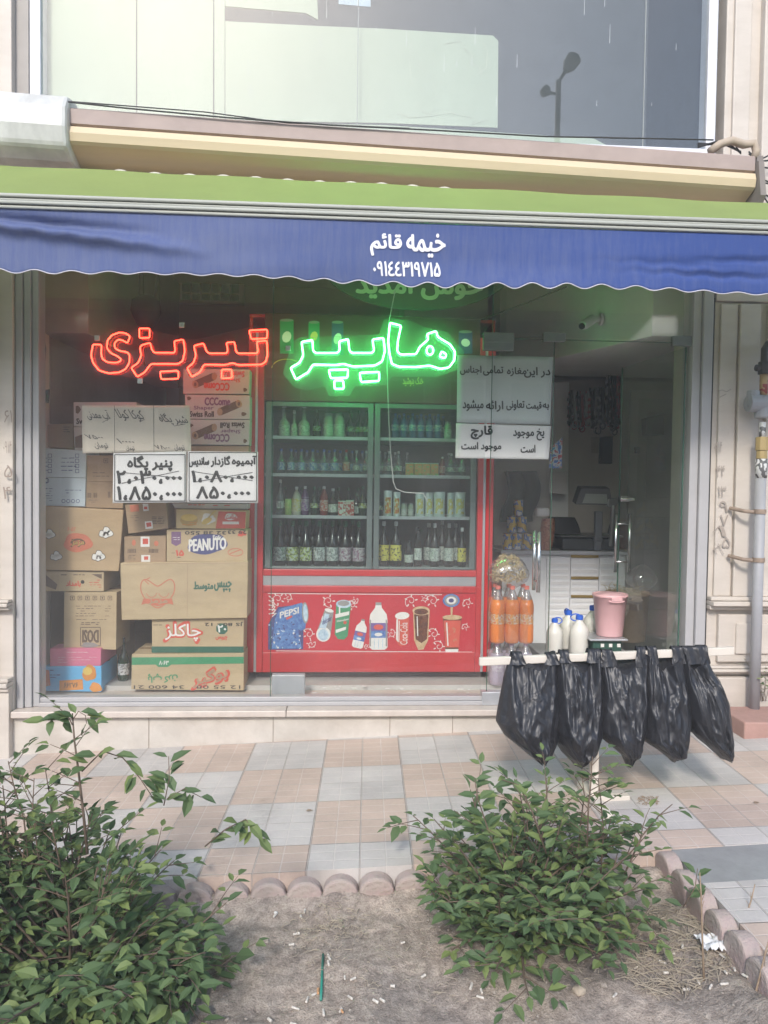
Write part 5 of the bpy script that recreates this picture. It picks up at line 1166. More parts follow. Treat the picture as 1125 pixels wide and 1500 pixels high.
mb = MB(); mb.tube([P(x, y, .5) for x, y in [(700,470),(760,448),(810,428),(830,420)]], .004, 6); solo('ceiling_wire', mb, M_cable, 'dark wire running up to the ceiling behind the transom glass', 'wire', smooth=True)
mb = MB(); a = P(786,490,1.5); mb.box(a.x-.03,a.x+.03,1.5,1.53,a.z,a.z+.16); solo('junction_box', mb, M_white, 'white torn bracket at the corner of the cream wall above the door', 'bracket', bevel=.004)
# shop counter
YC = 1.25
c0, c1 = P(737,806,YC), P(918,806,YC); cz = c0.z
T = thing('shop_counter', 'white shop counter with slatted drawer fronts inside the door', 'counter', ((c0.x+c1.x)/2, YC+.25, ZF))
mb = MB(); mb.box(c0.x,c1.x,YC+.02,YC+.5,ZF,cz-.03); part('carcass', mb, M_white, T)
mb = MB(); mb.box(c0.x-.02,c1.x+.02,YC-.02,YC+.52,cz-.03,cz); part('counter_top', mb, mat('counter_top', (.52,.53,.56), .3), T, bevel=.004)
xs = [P(px, 850, YC).x for px in (740,800,835,877,915)]
for a, b_ in zip(xs, xs[1:]):
    mb = MB(); mb.box(a+.004,b_-.004,YC,YC+.019,ZF+.04,cz-.05)
    pn = part('front_panel', mb, mat('white_panel', (.82,.83,.85), .35, .03), T, bevel=.003)
    mb = MB()
    if b_-a < .25 and a > xs[0]:
        for k in range(14): mb.box(a+.012,b_-.012,YC-.004,YC-.0005,cz-.12-k*.045,cz-.095-k*.045)
        part('slat', mb, M_white, pn)
mb = MB()
for py in (814.5, 846, 873):
    a, b_ = P(836,py+2,YC), P(876,py-1.5,YC); mb.box(a.x,b_.x,YC-.012,YC-.0045,a.z,b_.z)
pieces('drawer_handle', mb, mat('gold_handle', (.45,.32,.12), .35, .1, metal=.5), T)
# scale on the counter
sp = P(869,806,YC+.12); T = thing('shop_scale', 'grey price scale with a display head on a post, on the white counter', 'scale', (sp.x,sp.y,cz))
mb = MB(); mb.box(sp.x-.27,sp.x+.18,YC+.03,YC+.40,cz,cz+.09); part('base', mb, mat('scale_dark', (.06,.065,.07), .5), T, bevel=.015)
mb = MB(); mb.box(sp.x-.29,sp.x+.20,YC+.02,YC+.42,cz+.10,cz+.115); mb.box(sp.x-.02,sp.x+.02,YC+.2,YC+.24,cz+.09,cz+.1); part('weighing_tray', mb, mat('tray_steel', (.15,.15,.15), .3, metal=.5), T, bevel=.006)
mb = MB(); mb.box(sp.x-.028,sp.x+.028,YC+.0,YC+.045,cz,cz+.30); mb.box(sp.x-.034,sp.x+.034,YC-.005,YC+.05,cz+.07,cz+.10); part('post', mb, mat('scale_post', (.16,.17,.19), .45), T, bevel=.008)
def qd(l, Y): return [P(x, y, Y) for x, y in l]
mb = MB(); mb.prism(qd([(843,739),(851,715),(894,716),(897,740)], YC+.0)[::-1], (0,.09,.02)); hd = part('display_head', mb, mat('scale_head', (.10,.10,.105), .4), T, bevel=.006)
mb = MB(); mb.prism(qd([(853,737),(858,723),(889,724),(890,738)], YC-.006)[::-1], (0,.004,0)); part('screen', mb, mat('scale_screen', (.30,.33,.30), .2), hd)
mb = MB(); mb.prism(qd([(891,731),(905,729),(908,735),(900,745),(890,742)], YC-.01)[::-1], (0,.05,0)); mb.tube([P(898,740,YC), P(897,770,YC+.02), P(894,800,YC+.04)], .02, 8); part('keypad', mb, M_gasket, T, bevel=.006)
# dark trays and bag behind scale
for k, (px, py, w_, h_, lab) in enumerate([(822,804,.16,.24,'dark upright bag standing left of the scale on the counter'),(905,804,.10,.20,'dark box at the right end of the counter beside the scale')]):
    a = P(px, py, YC+.30); mb = MB()
    def bf(u, v, a=a, w_=w_, h_=h_): an = u*2*math.pi; t = 1-.35*v**2; return (a.x+w_*t*math.cos(an)*(1+.06*math.sin(3*an+v*4)), a.y+.09*t*math.sin(an), cz+.001+h_*v)
    mb.grid(bf, 20, 8); mb.poly([bf(k_/20, 1) for k_ in range(20)]); solo('dark_bag', mb, mat('dark_cloth_%d' % k, (.035,.035,.04), .6), lab, 'bag', (a.x,a.y,cz), smooth=True)
# tin cans pyramid
M_tin = labmat('tin_label', (.62,.45,.10), (.10,.20,.45), (.62,.62,.6), 22); can0 = None
for px, base_row in [(743,0),(757,0),(772,0),(750,1),(765,1),(760,2)]:
    Yt = YC+.05; a = P(px, 800, Yt); H = .125; R = .036; loc = (a.x, Yt+.02*base_row, cz+.001+base_row*(H+.001))
    row = ['in the bottom row of the can pyramid on the counter','in the middle row of the can pyramid on the counter','alone on top of the can pyramid on the counter'][base_row]
    if can0 is None:
        T = thing('tin_can', 'yellow and blue tin can '+row, 'can', (0,0,0), 'tin cans stacked on the counter')
        part('body', MB().lathe([(R,.004),(R,H-.004)], n=18, cap=False), M_tin, T, smooth=True); part('lid', MB().lathe([(R*1.04,H-.006),(R*1.04,H),(R*.9,H-.003),(0.0001,H-.003)], n=18), M_chrome, T); part('base', MB().lathe([(R*1.04,0),(R*1.04,.006)], n=18), M_chrome, T)
        can0 = T; T.location = loc
    else: dup(can0, loc, (0,0,rnd(0,6)), None, 'yellow and blue tin can '+row, 'tin cans stacked on the counter')
# bean bag with white cap
a = P(800,800,YC+.03); mb = MB()
def bean(u, v): an = u*2*math.pi; t = .75+.3*math.sin(v*2.6); return (a.x+.052*t*math.cos(an)+.012*v, a.y+.04*t*math.sin(an), cz+.001+.24*v)
mb.grid(bean, 20, 10); mb.poly([bean(k/20, 1) for k in range(20)])
T = thing('bean_bag', 'clear bag of reddish brown beans with a white top on the counter', 'bag', (a.x,a.y,cz)); part('bag_body', mb, labmat('beans', (.34,.12,.07), (.45,.24,.15), (.25,.07,.05), 60), T, smooth=True)
q0, q1 = P(785,757,YC), P(806,744,YC); mb = MB(); mb.box(q0.x,q1.x,YC,YC+.05,q0.z,q1.z); part('white_top', mb, M_white, T, bevel=.02)
# wall things
def wallbox(name, label, cat, quad, Y, m, th=.03, bevel=.004):
    q = MB(); q.prism([P(x, y, Y) for x, y in quad][::-1], (0,th,0)); return solo(name, q, m, label, cat, bevel=bevel)
mb = MB(); mb.prism([(1.32,2.05,ZF),(2.94,2.05,ZF),(2.94,2.05,2.42),(1.32,2.05,2.42)][::-1], (0,.06,0)); pieces('partition', mb, bpy.data.materials['taupe_wall'], B)
YW = 2.04
wallbox('picture_frame', 'black framed panel on the brown wall behind the counter', 'frame', [(880,640),(898,639),(897,679),(878,679)], YW-.03, mat('black_frame', (.02,.025,.025), .3))
wallbox('blue_card', 'blue printed phone card sheet hanging by the notices', 'card', [(807,655),(824,640),(823,686),(804,686)], .9, labmat('card_print', (.05,.14,.42), (.5,.5,.55), (.35,.05,.08), 30), .004, .001)
wallbox('wall_paper_note', 'white paper with pen marks taped left behind the counter', 'paper', [(806,692),(831,690),(830,724),(804,722)], 1.9, M_paper, .002, 0)
wallbox('wall_paper_note', 'tall white sign with a black ring mark by the framed panel', 'paper', [(866,640),(877,640),(876,664),(866,664)], YW-.02, mat('dull_paper', (.42,.38,.34), .8), .002, 0)
wallbox('dark_monitor', 'small dark box seen through the open door leaf', 'monitor', [(946,612),(973,606),(973,637),(947,637)], 1.9, M_black, .1)
wallbox('wall_switch', 'small dark switch on the wall beside the open door leaf', 'switch', [(930,655),(937,655),(937,664),(930,664)], 1.9, M_black, .02)
wallbox('white_board', 'plain grey white panel standing behind the notices', 'panel', [(808,560),(834,560),(832,800),(806,800)], 2.0, M_wallgrey, .02)
M_cord = [mat('red_strand', (.30,.04,.05), .6), mat('black_strand', (.02,.02,.022), .5), mat('silver_strand', (.35,.34,.33), .4, metal=.4)]
def bundle(label, cx, top, bot, wpx, n, mi):
    m_ = MB()
    for k in range(n):
        x = cx+rnd(-wpx, wpx); y0 = top+rnd(0,8); y1 = bot+rnd(-12,6); Yk = YW-.05-rnd(0,.08)
        m_.mat(random.choice(mi)); pts = [P(x+rnd(-1.5,1.5), y0+(y1-y0)*t, Yk) for t in (0,.3,.6,.85,1)]
        m_.tube(pts, rnd(.006,.014), 6)
        if k % 3 == 0: m_.tube([P(x+4*math.cos(a), y1+5+5*math.sin(a), Yk) for a in [j*.7 for j in range(9)]], .005, 6, closed=True)
        else:
            for t in (.2,.45,.7,.9):
                c = P(x, y0+(y1-y0)*t, Yk); m_.box(c.x-.014,c.x+.014,c.y-.014,c.y+.014,c.z-.012,c.z+.012)
    solo('hanging_goods', m_, M_cord, label, 'hanging goods', smooth=False)
bundle('red and silver trinkets hanging in a bunch behind the counter', 848, 572, 622, 15, 34, [0,0,1,2])
bundle('black cords and pendants hanging beside the red trinkets', 874, 566, 622, 9, 20, [1,1,2])
bundle('tall black and red strings of beads hanging by the inner door', 898, 545, 622, 9, 30, [1,1,0,2])
mb = MB(); mb.box(P(834,590,YW).x,P(860,590,YW).x,YW-.03,YW-.022,P(840,545,YW).z-.01,P(840,545,YW).z); 
q = MB()
def clothf(u, v): a_ = P(738+u*46+6*math.sin(v*5), 690+v*75, 1.9); return a_+Vector((0, .03*math.sin(u*14)+.02*math.sin(v*9), 0))
q.grid(clothf, 20, 20); o_ = solo('hanging_jacket', q, mat('dark_green_cloth', (.035,.06,.05), .8), 'dark green jacket hanging at the left behind the can pyramid', 'jacket', smooth=True); m_ = o_.modifiers.new('thickness', 'SOLIDIFY'); m_.thickness = .03
# things on the floor inside the door
mb = MB(); mb.box(P(790,990,.5).x,P(925,990,.5).x,.42,.85,ZF,P(820,957,.52).z); STZ = P(820,957,.52).z
solo('low_platform', mb, mat('platform', (.30,.30,.30), .6), 'low grey platform inside the door under the milk bottles', 'platform', bevel=.006)
M_milk = mat('milk', (.70,.68,.62), .35, .03, 6); capblue = mat('bright_blue_cap', (.04,.14,.62), .35)
milk0 = None
for k, (px, Yb, s_, lab) in enumerate([(812,.55,1.16,'tall milk bottle with a blue cap, leftmost on the platform'),(832,.66,1.16,'milk bottle with a blue cap behind the other two'),(848,.50,1.14,'milk bottle with a blue cap in front, beside the pink bucket'),(868,.74,1.25,'milk bottle with a blue cap standing behind the pink bucket'),(893,.70,1.28,'second milk bottle with a blue cap behind the pink bucket')]):
    a = P(px, 940, Yb)
    if milk0 is None:
        T = thing('milk_bottle', lab, 'bottle', (0,0,0), 'milk bottles inside the door'); r = .053; h = .215
        part('body', MB().lathe([(r*.85,0),(r,.012),(r*1.0,.11),(r*1.02,.125),(r*.92,.15),(r*.55,.178),(r*.34,.195),(r*.33,.20)], n=20), M_milk, T, smooth=True)
        part('cap', MB().lathe([(.021,.199),(.021,.222),(.017,.225)], n=14), capblue, T)
        q = MB(); q.tube([(.02+.03*math.cos(t), 0, .21+.02*math.sin(t)) for t in [j*.52 for j in range(13)]], .004, 6); part('handle_ring', q, capblue, T, smooth=True)
        milk0 = T; T.location = (a.x, Yb, STZ+.001)
    else: dup(milk0, (a.x, Yb, STZ+.001), (0,0,rnd(-.5,3)), (s_,s_,s_), lab, 'milk bottles inside the door')
# green scale under the bucket
g0, g1 = P(866,953,.40), P(917,936,.40)
T = thing('bench_scale', 'dark green bench scale carrying the pink bucket', 'scale', ((g0.x+g1.x)/2,.5,ZF))
mb = MB(); mb.box(g0.x+.02,g1.x-.02,.42,.62,ZF,g1.z-.013); part('body', mb, mat('scale_green', (.02,.07,.05), .5), T, bevel=.006)
mb = MB(); mb.box(g0.x-.01,g1.x+.01,.39,.64,g1.z-.012,g1.z); part('platform', mb, M_alu2, T, bevel=.003)
q = MB()
for k in range(3): q.mat(WHT); px = 880+k*12; dpoly(q, [(px,943),(px+5,943),(px+5,948),(px,948)], .419)
part('button', q, INKS, T)
M_bpink = mat('pink_plastic', (.76,.45,.46), .35, .04, 5)
bc = P(893,905,.52); bz = g1.z+.001; hB = P(893,870,.5).z-bz
def bucket(label, loc, R0, R1, h, m, contents):
    T = thing('bucket', label, 'bucket', loc); L_ = Vector(loc)
    part('body', MB().lathe([(R0,0),(R0+.002,.006),(R1,h-.02),(R1+.006,h-.018),(R1+.006,h),(R1-.002,h),(R1-.004,h-.03)], L_, 28), m, T, smooth=True)
    q = MB(); q.tube([L_+Vector((.05*math.cos(t)-.0, -R1-.012, h-.03+.012*math.sin(t))) for t in [math.pi+j*math.pi/8 for j in range(9)]], .005, 8); q.box(L_.x-.035,L_.x+.035,L_.y-R1-.02,L_.y-R1+.01,L_.z+h-.035,L_.z+h-.012); part('lug', q, m, T, bevel=.003)
    q = MB(); q.lathe([(R1-.006,h-.012),(R1*.6,h+.006),(.001,h+.012)], L_, 20); part('contents', q, contents, T, smooth=True)
bucket('pink plastic bucket standing on the green scale', (bc.x, .52, bz), .083, .108, hB, M_bpink, mat('pink_bag', (.66,.40,.42), .4, .15, 30, .5))
b2 = P(945,930,.62)
bucket('brown straw filled bucket behind the open glass door leaf', (b2.x, .95, ZF+.16), .13, .15, .34, mat('brown_bucket', (.26,.17,.12), .6, .15, 8), mat('dry_straw_mass', (.30,.22,.14), .8, .3, 30, .6))
mb = MB()
for k in range(90):
    a0 = rnd(0,6.28); r_ = rnd(.02,.14); p_ = Vector((b2.x+r_*math.cos(a0), .95+r_*math.sin(a0), ZF+.49)); a1 = rnd(0,6.28); d_ = Vector((math.cos(a1),math.sin(a1),rnd(-.2,.8)))*rnd(.05,.10)
    mb.tube([p_, p_+d_*.5+Vector((0,0,.02)), p_+d_], .002, 4)
solo('straw', mb, mat('straw', (.42,.33,.2), .8, .2), 'tangle of dry stalks in the brown bucket', 'straw', kind='stuff')
mb = MB(); c = P(940,880,.95)
def bagb(u, v): an = u*2*math.pi; t = math.sin(.25+v*2.7); return (c.x+.11*t*math.cos(an)*(1+.08*math.sin(5*an)), .95+.09*t*math.sin(an), ZF+.50+.2*v)
mb.grid(bagb, 24, 8); solo('clear_bag', mb, M_film, 'crumpled clear bag on top of the brown bucket', 'bag', smooth=True)
# orange drink pack, lower clear pack, bag of noodles on top
M_or = mat('orange_drink', (.78,.22,.045), .25, .06, 6); M_purp = mat('clear_purple', (.40,.34,.42), .3, .1, 8); M_neck = glass('bottle_neck', (.9,.9,.9), .25, 1.5, (.75,.7,.66), rough=.05)
def pack(label, Yb, zb, m, mcap, lab, hh, film_label, cat='bottle'):
    b0 = None
    for r_ in range(2):
        for px in (729, 750, 771):
            a = P(px, 900, Yb); loc = (a.x, Yb+r_*.098, zb)
            l_ = label+(' in the front row of the film wrapped pack' if r_ == 0 else ' in the back row of the film wrapped pack')
            if b0 is None:
                T = thing('drink_bottle', l_, cat, (0,0,0), label+'s'); r = .046; h = hh
                part('body', MB().lathe([(r*.85,0),(r,.012),(r,h*.30),(r*.96,h*.33),(r*.96,h*.52),(r,h*.55),(r*.98,h*.66),(r*.8,h*.76)], n=18), m, T, smooth=True)
                part('neck', MB().lathe([(r*.8,h*.76),(r*.5,h*.87),(r*.33,h*.93),(r*.33,h*.95)], n=18, cap=False), M_neck, T, smooth=True)
                part('label', MB().lathe([(r*.975,h*.34),(r*.975,h*.51)], n=18, cap=False), lab, T, smooth=True)
                part('cap', MB().lathe([(.0155,h*.94),(.0155,h*.995),(.013,h)], n=14), mcap, T)
                b0 = T; T.location = loc
            else: dup(b0, loc, (0,0,rnd(-.3,.3)), None, l_, label+'s')
    x0, x1 = P(729,900,Yb).x-.049, P(771,900,Yb).x+.049
    q = MB()
    def ff(u, v): an = u*2*math.pi; cx_, cy_ = (x0+x1)/2, Yb+.049; ex = 4; c_, s2 = math.cos(an), math.sin(an); rr = (abs(c_)**ex+abs(s2)**ex)**(-1/ex); t = 1-.10*max(0, v-.75)/.25; return (cx_+(x1-x0)/2*rr*c_*t, cy_+.1*rr*s2*t, zb+hh*.8*v+.003*math.sin(an*9+v*20))
    q.grid(ff, 48, 10); solo('pack_film', q, M_film, film_label, 'plastic film', smooth=True)
zlow = ZF+.001; hlow = P(750,946,.33).z-.0-ZF+.05; ztop = P(750,941,.33).z
pack('clear purple topped bottle', .33, zlow, M_purp, mat('lilac_cap', (.52,.34,.50), .4), labmat('lilac_label', (.5,.45,.5), (.4,.3,.4), (.5,.48,.5)), ztop-zlow-.002, 'clear film round the lower bottle pack beside the door')
pack('orange drink bottle', .33, ztop, M_or, mat('pink_cap', (.70,.20,.16), .4), labmat('orange_label', (.66,.30,.08), (.6,.5,.4), (.6,.16,.03)), P(750,858,.33).z-ztop, 'clear film round the orange bottle pack beside the cooler')
nb = P(745,868,.36); nh = P(745,812,.36).z-nb.z
T = thing('snack_bag', 'clear bag of straw coloured sticks lying on the orange drink pack', 'bag', (nb.x,.38,nb.z))
mb = MB()
for k in range(420):
    v = rnd(.28,.95); an = rnd(0,6.28); t = math.sin(.4+v*2.5)*.92; r_ = math.sqrt(rnd(.5,1)); p_ = Vector((nb.x+.118*t*r_*math.cos(an), .38+.085*t*r_*math.sin(an), nb.z+nh*v)); d_ = Vector((rnd(-1,1),rnd(-1,1),rnd(-1,1))).normalized()*rnd(.012,.022)
    mb.tube([p_-d_, p_+d_], .0028, 5)
part('sticks', mb, mat('stick_snack', (.60,.46,.26), .7, .2, 20), T)
mb = MB()
def nbg(u, v): an = u*2*math.pi; t = math.sin(.35+v*2.55)*(1+.05*math.sin(7*an+9*v)); w2 = (.5+.5*min(1, v/.25)) if v < .25 else 1; return (nb.x+.13*t*w2*math.cos(an), .38+.095*t*w2*math.sin(an), nb.z+nh*v*1.03)
mb.grid(nbg, 36, 14); part('film', mb, M_film, T, smooth=True)
# dark bottle on the floor between the cartons
T = bottle('bottle', 'dark green bottle standing on the floor between the cartons', 'bottle', prof_long(.27,.034), M_greenglass, (.04,.11), LBW, M_black, (.0115,.24,.268)); T.location = (P(181,1000,.45).x,.45,ZF+.001)

# ------------------------------------------------------------------ gas pipe and stone block at the right
pxw = 2.39; yp = -.16
T = thing('gas_pipe', 'grey gas riser pipe with valve and pressure regulator on the right pier', 'pipe', (pxw,yp,pz(pxw)))
mb = MB(); zb0 = P(1103,700,yp).z; mb.tube([(pxw,yp,pz(pxw)),(pxw,yp,zb0)], .029, 16); part('riser', mb, mat('pipe_grey', (.33,.33,.345), .5, .1, 5), T, smooth=True)
mb = MB(); z = zb0; mb.tube([(pxw,yp,z),(pxw,yp,P(1104,672,yp).z)], .031, 14); mb.tube([(pxw-.0,yp,P(1105,640,yp).z),(pxw,yp,P(1105,618,yp).z)], .018, 12); pieces('sticker_band', mb, labmat('pipe_sticker', (.6,.6,.58), (.12,.12,.12), (.6,.6,.6), 18), T, smooth=True)
mb = MB(); mb.tube([(pxw,yp,P(1104,672,yp).z),(pxw,yp,P(1104,660,yp).z)], .03, 8); mb.tube([(pxw,yp,P(1104,660,yp).z),(pxw,yp,P(1104,640,yp).z)], .036, 8); v_ = part('valve', mb, mat('brass_valve', (.38,.28,.12), .45, .15), T, bevel=.004)
mb = MB(); zz = P(1104,650,yp).z; mb.prism([(pxw+.03,yp-.03,zz-.01),(pxw+.13,yp-.04,zz-.11),(pxw+.15,yp-.04,zz-.08),(pxw+.05,yp-.03,zz+.02)], (0,.012,0)); part('valve_handle', mb, mat('yellow_handle', (.50,.36,.10), .5), v_)
mb = MB(); z0 = P(1106,612,yp).z; z1 = P(1106,580,yp).z; mb.tube([(pxw+.0,yp-.0,z0),(pxw,yp,z1)], .045, 14); mb.tube([(pxw-.09,yp,(z0+z1)/2+.02),(pxw+.07,yp,(z0+z1)/2+.02)], .05, 16); mb.tube([(pxw-.06,yp,(z0+z1)/2),(pxw-.06,yp,z1+.03)], .035, 14); part('regulator', mb, mat('regulator_grey', (.30,.31,.33), .5, .1, 9), T, bevel=.006)
mb = MB(); z2 = P(1108,548,yp).z; mb.tube([(pxw,yp,z1),(pxw,yp,z2)], .022, 12); part('red_nipple', mb, labmat('painted_nipple', (.42,.26,.12), (.30,.06,.05), (.45,.3,.15), 20), T, smooth=True)
mb = MB(); z3 = P(1109,530,yp).z; mb.tube([(pxw,yp,z2),(pxw,yp,z3)], .034, 8); mb.tube([(pxw-.05,yp,(z2+z3)/2),(pxw+.05,yp,(z2+z3)/2)], .02, 8); z4 = P(1109,503,yp).z; mb.tube([(pxw,yp,z3),(pxw,yp,z4-.03),(pxw+.02,yp,z4),(pxw+.07,yp+.03,z4+.01)], .02, 10); part('fitting', mb, mat('dark_fitting', (.05,.045,.045), .5), T, bevel=.003)
mb = MB(); mb.tube([(pxw+.07,yp+.03,z4+.01),(pxw+.2,yp+.05,z4+.04),(pxw+.32,yp+.08,z4+.30),(pxw+.32,yp+.08,2.9)], .016, 10); part('branch', mb, mat('branch_pipe', (.42,.38,.34), .5), T, smooth=True)
for py in (749, 820):
    z = P(1100,py,yp).z; mb = MB(); mb.tube([(pxw-.13,-.07,z+.015),(pxw-.08,yp+.02,z+.0),(pxw-.035,yp,z-.004)], .011, 8); mb.lathe([(.031,-.013),(.034,-.013),(.034,.013),(.031,.013)], (pxw,yp,z), 16); part('pipe_clamp', mb, mat('rusty_clamp', (.28,.21,.16), .7, .2, 20), T)
a = G(1068,1072,*PAVE); b_ = G(1100,1082,*PAVE)
M_block = mat('red_stone', (.40,.24,.20), .8, .1, 10, .2)
mb = MB(); mb.box(2.19,2.52,-.42,-.12,pz(2.3)-.02,pz(2.3)+.085); solo('stone_block', mb, M_block, 'flat pinkish red stone block at the foot of the gas pipe', 'stone block', bevel=.008)
mb = MB(); mb.prism([(2.54,-.50,pz(2.5)-.02),(2.95,-.40,pz(2.5)-.02),(2.9,-.1,pz(2.5)-.02),(2.53,-.12,pz(2.5)-.02)], (0,0,.12)); solo('stone_block', mb, M_block, 'second pinkish red block at the right edge beside the pier', 'stone block', bevel=.008)

# ------------------------------------------------------------------ black bags on a T stand
YS = -1.1
M_wood = mat('white_wood', (.66,.60,.52), .6, .1, 6, stretch=(.5,4,4))
e0, e1 = P(702,969,YS), P(1074,953,YS)
ft = G(868,1222,*PAVE)
T = thing('display_stand', 'pale wooden T shaped stand carrying five black bags', 'stand', (ft.x, YS, pz(ft.x)))
mb = MB(); hh = .017; mb.prism([e0+Vector((0,-.012,-hh)), e1+Vector((0,-.012,-hh)), e1+Vector((0,-.012,hh)), e0+Vector((0,-.012,hh))][::-1], (0,.024,0)); part('crossbar', mb, M_wood, T, bevel=.003)
lx = P(869,1180,YS+.03).x; mb = MB(); mb.box(lx-.016,lx+.016,YS+.014,YS+.046,pz(lx)+.026,(e0.z+e1.z)/2-.01); part('post', mb, M_wood, T, bevel=.003)
mb = MB(); mb.box(lx-.012,lx+.16,YS+.012,YS+.05,pz(lx)-.002,pz(lx)+.025); mb.box(lx-.02,lx+.02,YS-.16,YS+.2,pz(lx)-.001,pz(lx)+.024); part('foot', mb, M_wood, T, bevel=.003)
def bagm():
    m, n, b, L = nodes('black_film'); N = n.nodes.new
    b.inputs['Base Color'].default_value = (.020,.020,.024,1); b.inputs['Roughness'].default_value = .42; b.inputs['Specular IOR Level'].default_value = .5
    tc = N('ShaderNodeTexCoord'); mp = N('ShaderNodeMapping'); mp.inputs['Scale'].default_value = (1,1,.45); L(tc.outputs['Object'], mp.inputs[0])
    mp.inputs['Rotation'].default_value = (0,.35,0)
    v = N('ShaderNodeTexNoise'); v.inputs['Scale'].default_value = 13; v.inputs['Detail'].default_value = 3; v.inputs['Distortion'].default_value = 1.0; L(mp.outputs[0], v.inputs['Vector'])
    r = N('ShaderNodeMath'); r.operation = 'SUBTRACT'; L(v.outputs[0], r.inputs[0]); r.inputs[1].default_value = .5
    ab = N('ShaderNodeMath'); ab.operation = 'ABSOLUTE'; L(r.outputs[0], ab.inputs[0])
    bp = N('ShaderNodeBump'); bp.inputs['Strength'].default_value = .55; bp.inputs['Distance'].default_value = .03; bp.invert = True; L(ab.outputs[0], bp.inputs['Height']); L(bp.outputs[0], b.inputs['Normal'])
    return m
M_bag = bagm()
BAGS = [
 ('bulging black bag at the left end of the wooden stand', [(749,957,812,957),(742,988,814,985),(738,1018,815,1010),(735,1040,814,1040),(733,1056,813,1060),(744,1075,811,1076),(758,1087,808,1088),(770,1098,804,1098),(783,1110,801,1108),(794,1119,797,1119)]),
 ('black bag with a long fold, second along the stand from the fat left one', [(818,954,876,960),(817,985,877,990),(817,1018,878,1020),(815,1045,877,1045),(813,1067,876,1067),(818,1084,872,1084),(826,1100,868,1098),(836,1112,862,1108),(844,1122,853,1119)]),
 ('smooth black bag at the middle of the stand with a thin pointed tip', [(880,960,944,957),(879,988,942,988),(878,1018,941,1016),(877,1045,940,1042),(878,1067,938,1067),(888,1082,934,1082),(900,1093,930,1096),(914,1106,926,1108),(920,1122,922.5,1122)]),
 ('crinkled black bag between the smooth middle bag and the slanting end bag', [(945,956,995,956),(941,988,1000,988),(938,1018,1002,1016),(938,1045,1002,1042),(940,1075,999,1070),(950,1086,997,1086),(962,1094,995,1097),(976,1106,993,1106),(984,1114,990.5,1114)]),
 ('slanting black bag at the right end of the stand with its tip swinging outward', [(1000,956,1032,954),(1001,975,1040,980),(1002,999,1048,995),(1004,1030,1058,1025),(1008,1052,1060,1050),(1016,1069,1061,1072),(1030,1084,1061,1086),(1044,1096,1062,1097),(1055,1108,1065,1108),(1058,1111.5,1067,1111)])]
for bi, (lab, rows) in enumerate(BAGS):
    n = len(rows); pos = [P((r_[0]+r_[2])/2, (r_[1]+r_[3])/2, YS) for r_ in rows]
    T = thing('black_bag', lab, 'bag', pos[-1], 'black bags hanging on the stand')
    sd = bi*7.3
    def rowat(v):
        t = v*(n-1); k = min(n-2, int(t)); f_ = t-k; a, b2_ = rows[k], rows[k+1]
        return [a[j]+(b2_[j]-a[j])*f_ for j in range(4)]
    def surf(u, v, sg):
        r_ = rowat(v); ww = 2+4.5*math.sin(min(1, v*1.1)*math.pi); x = r_[0]-ww+(r_[2]-r_[0]+2*ww)*u; y = r_[1]+(r_[3]-r_[1])*u
        y += (24 if sg < 0 else 9)*(1-abs(2*u-1)**1.6)*max(0, 1-v*2.2)**1.5+3*math.sin(u*11+sd)*(1-v)**6; p_ = P(x, y, YS)
        c_ = 2*u-1; puff = max(0, 1-c_*c_)**.5; fat = .02+.085*math.sin(min(1, v*1.15)*math.pi*.78)
        if v > .8: fat *= max(.08, 1-(v-.8)/.22)
        w_ = noise.noise(Vector((u*3.2+sd, v*3.5, sg)))*.030+(.5-abs(noise.noise(Vector((u*4+v*3+sd, v*2.2-u*3, 3+sg)))))*.034+(.5-abs(noise.noise(Vector((u*9-v*5+sd, v*6+u*4, 6)))))*.016
        # tension folds running down from the two handles
        for hx_, am in ((.06,.026),(.94,.026)):
            d_ = abs((u-hx_)-(.5-hx_)*v*.9); w_ += am*math.exp(-(d_/.045)**2)*max(0, 1-v*1.25)
        w_ += .010*math.exp(-(((u-.5)+.4*math.sin(v*3+sd))/.05)**2)*math.sin(v*math.pi)
        return p_+Vector((0, sg*(fat*puff+w_*puff), 0))+Vector((0, .012*math.sin(u*9+sd)*(1-v)**2, 0))
    q = MB(); NU, NV = 60, 70
    q.grid(lambda u, v: surf(u, v, -1), NU, NV); q.grid(lambda u, v: surf(1-u, v, 1), NU, NV)
    q.poly([surf(k/NU, 0, -1) for k in range(NU+1)][::-1]+[surf(1-k/NU, 0, 1) for k in range(NU+1)][::-1][1:-1])
    part('film_body', q, M_bag, T, smooth=True)
    for s_ in (0, 1):
        r_ = rows[0]; px = r_[0]+7 if s_ == 0 else r_[2]-7; base_ = P(px, r_[1]+8, YS); bar = e0.lerp(e1, (base_.x-e0.x)/(e1.x-e0.x)); hw = .024+rnd(-.004,.006)
        loop = [base_+Vector((0,-.035,-.02)), bar+Vector((rnd(-.01,.01),-.024,0)), bar+Vector((0,-.020,.022+rnd(0,.012))), bar+Vector((0,.002,.03+rnd(0,.016))), bar+Vector((0,.022,.022)), bar+Vector((0,.026,0)), base_+Vector((0,.035,-.02))]
        q = MB(); vs = []; fs = []
        for k, p_ in enumerate(loop):
            wv = hw*(1.5 if k in (0, 6) else .85+rnd(-.2,.25))
            for j in range(5): vs.append(p_+Vector(((j/4-.5)*2*wv, (.006*math.sin(j*2.4+k)), .004*math.sin(j*3+k*2+sd))))
        for k in range(6):
            for j in range(4): fs.append((k*5+j, k*5+j+1, (k+1)*5+j+1, (k+1)*5+j))
        q.add(vs, fs); o_ = part('handle', q, M_bag, T, smooth=True)
        ss = o_.modifiers.new('subdiv', 'SUBSURF'); ss.levels = 1; ss.render_levels = 2

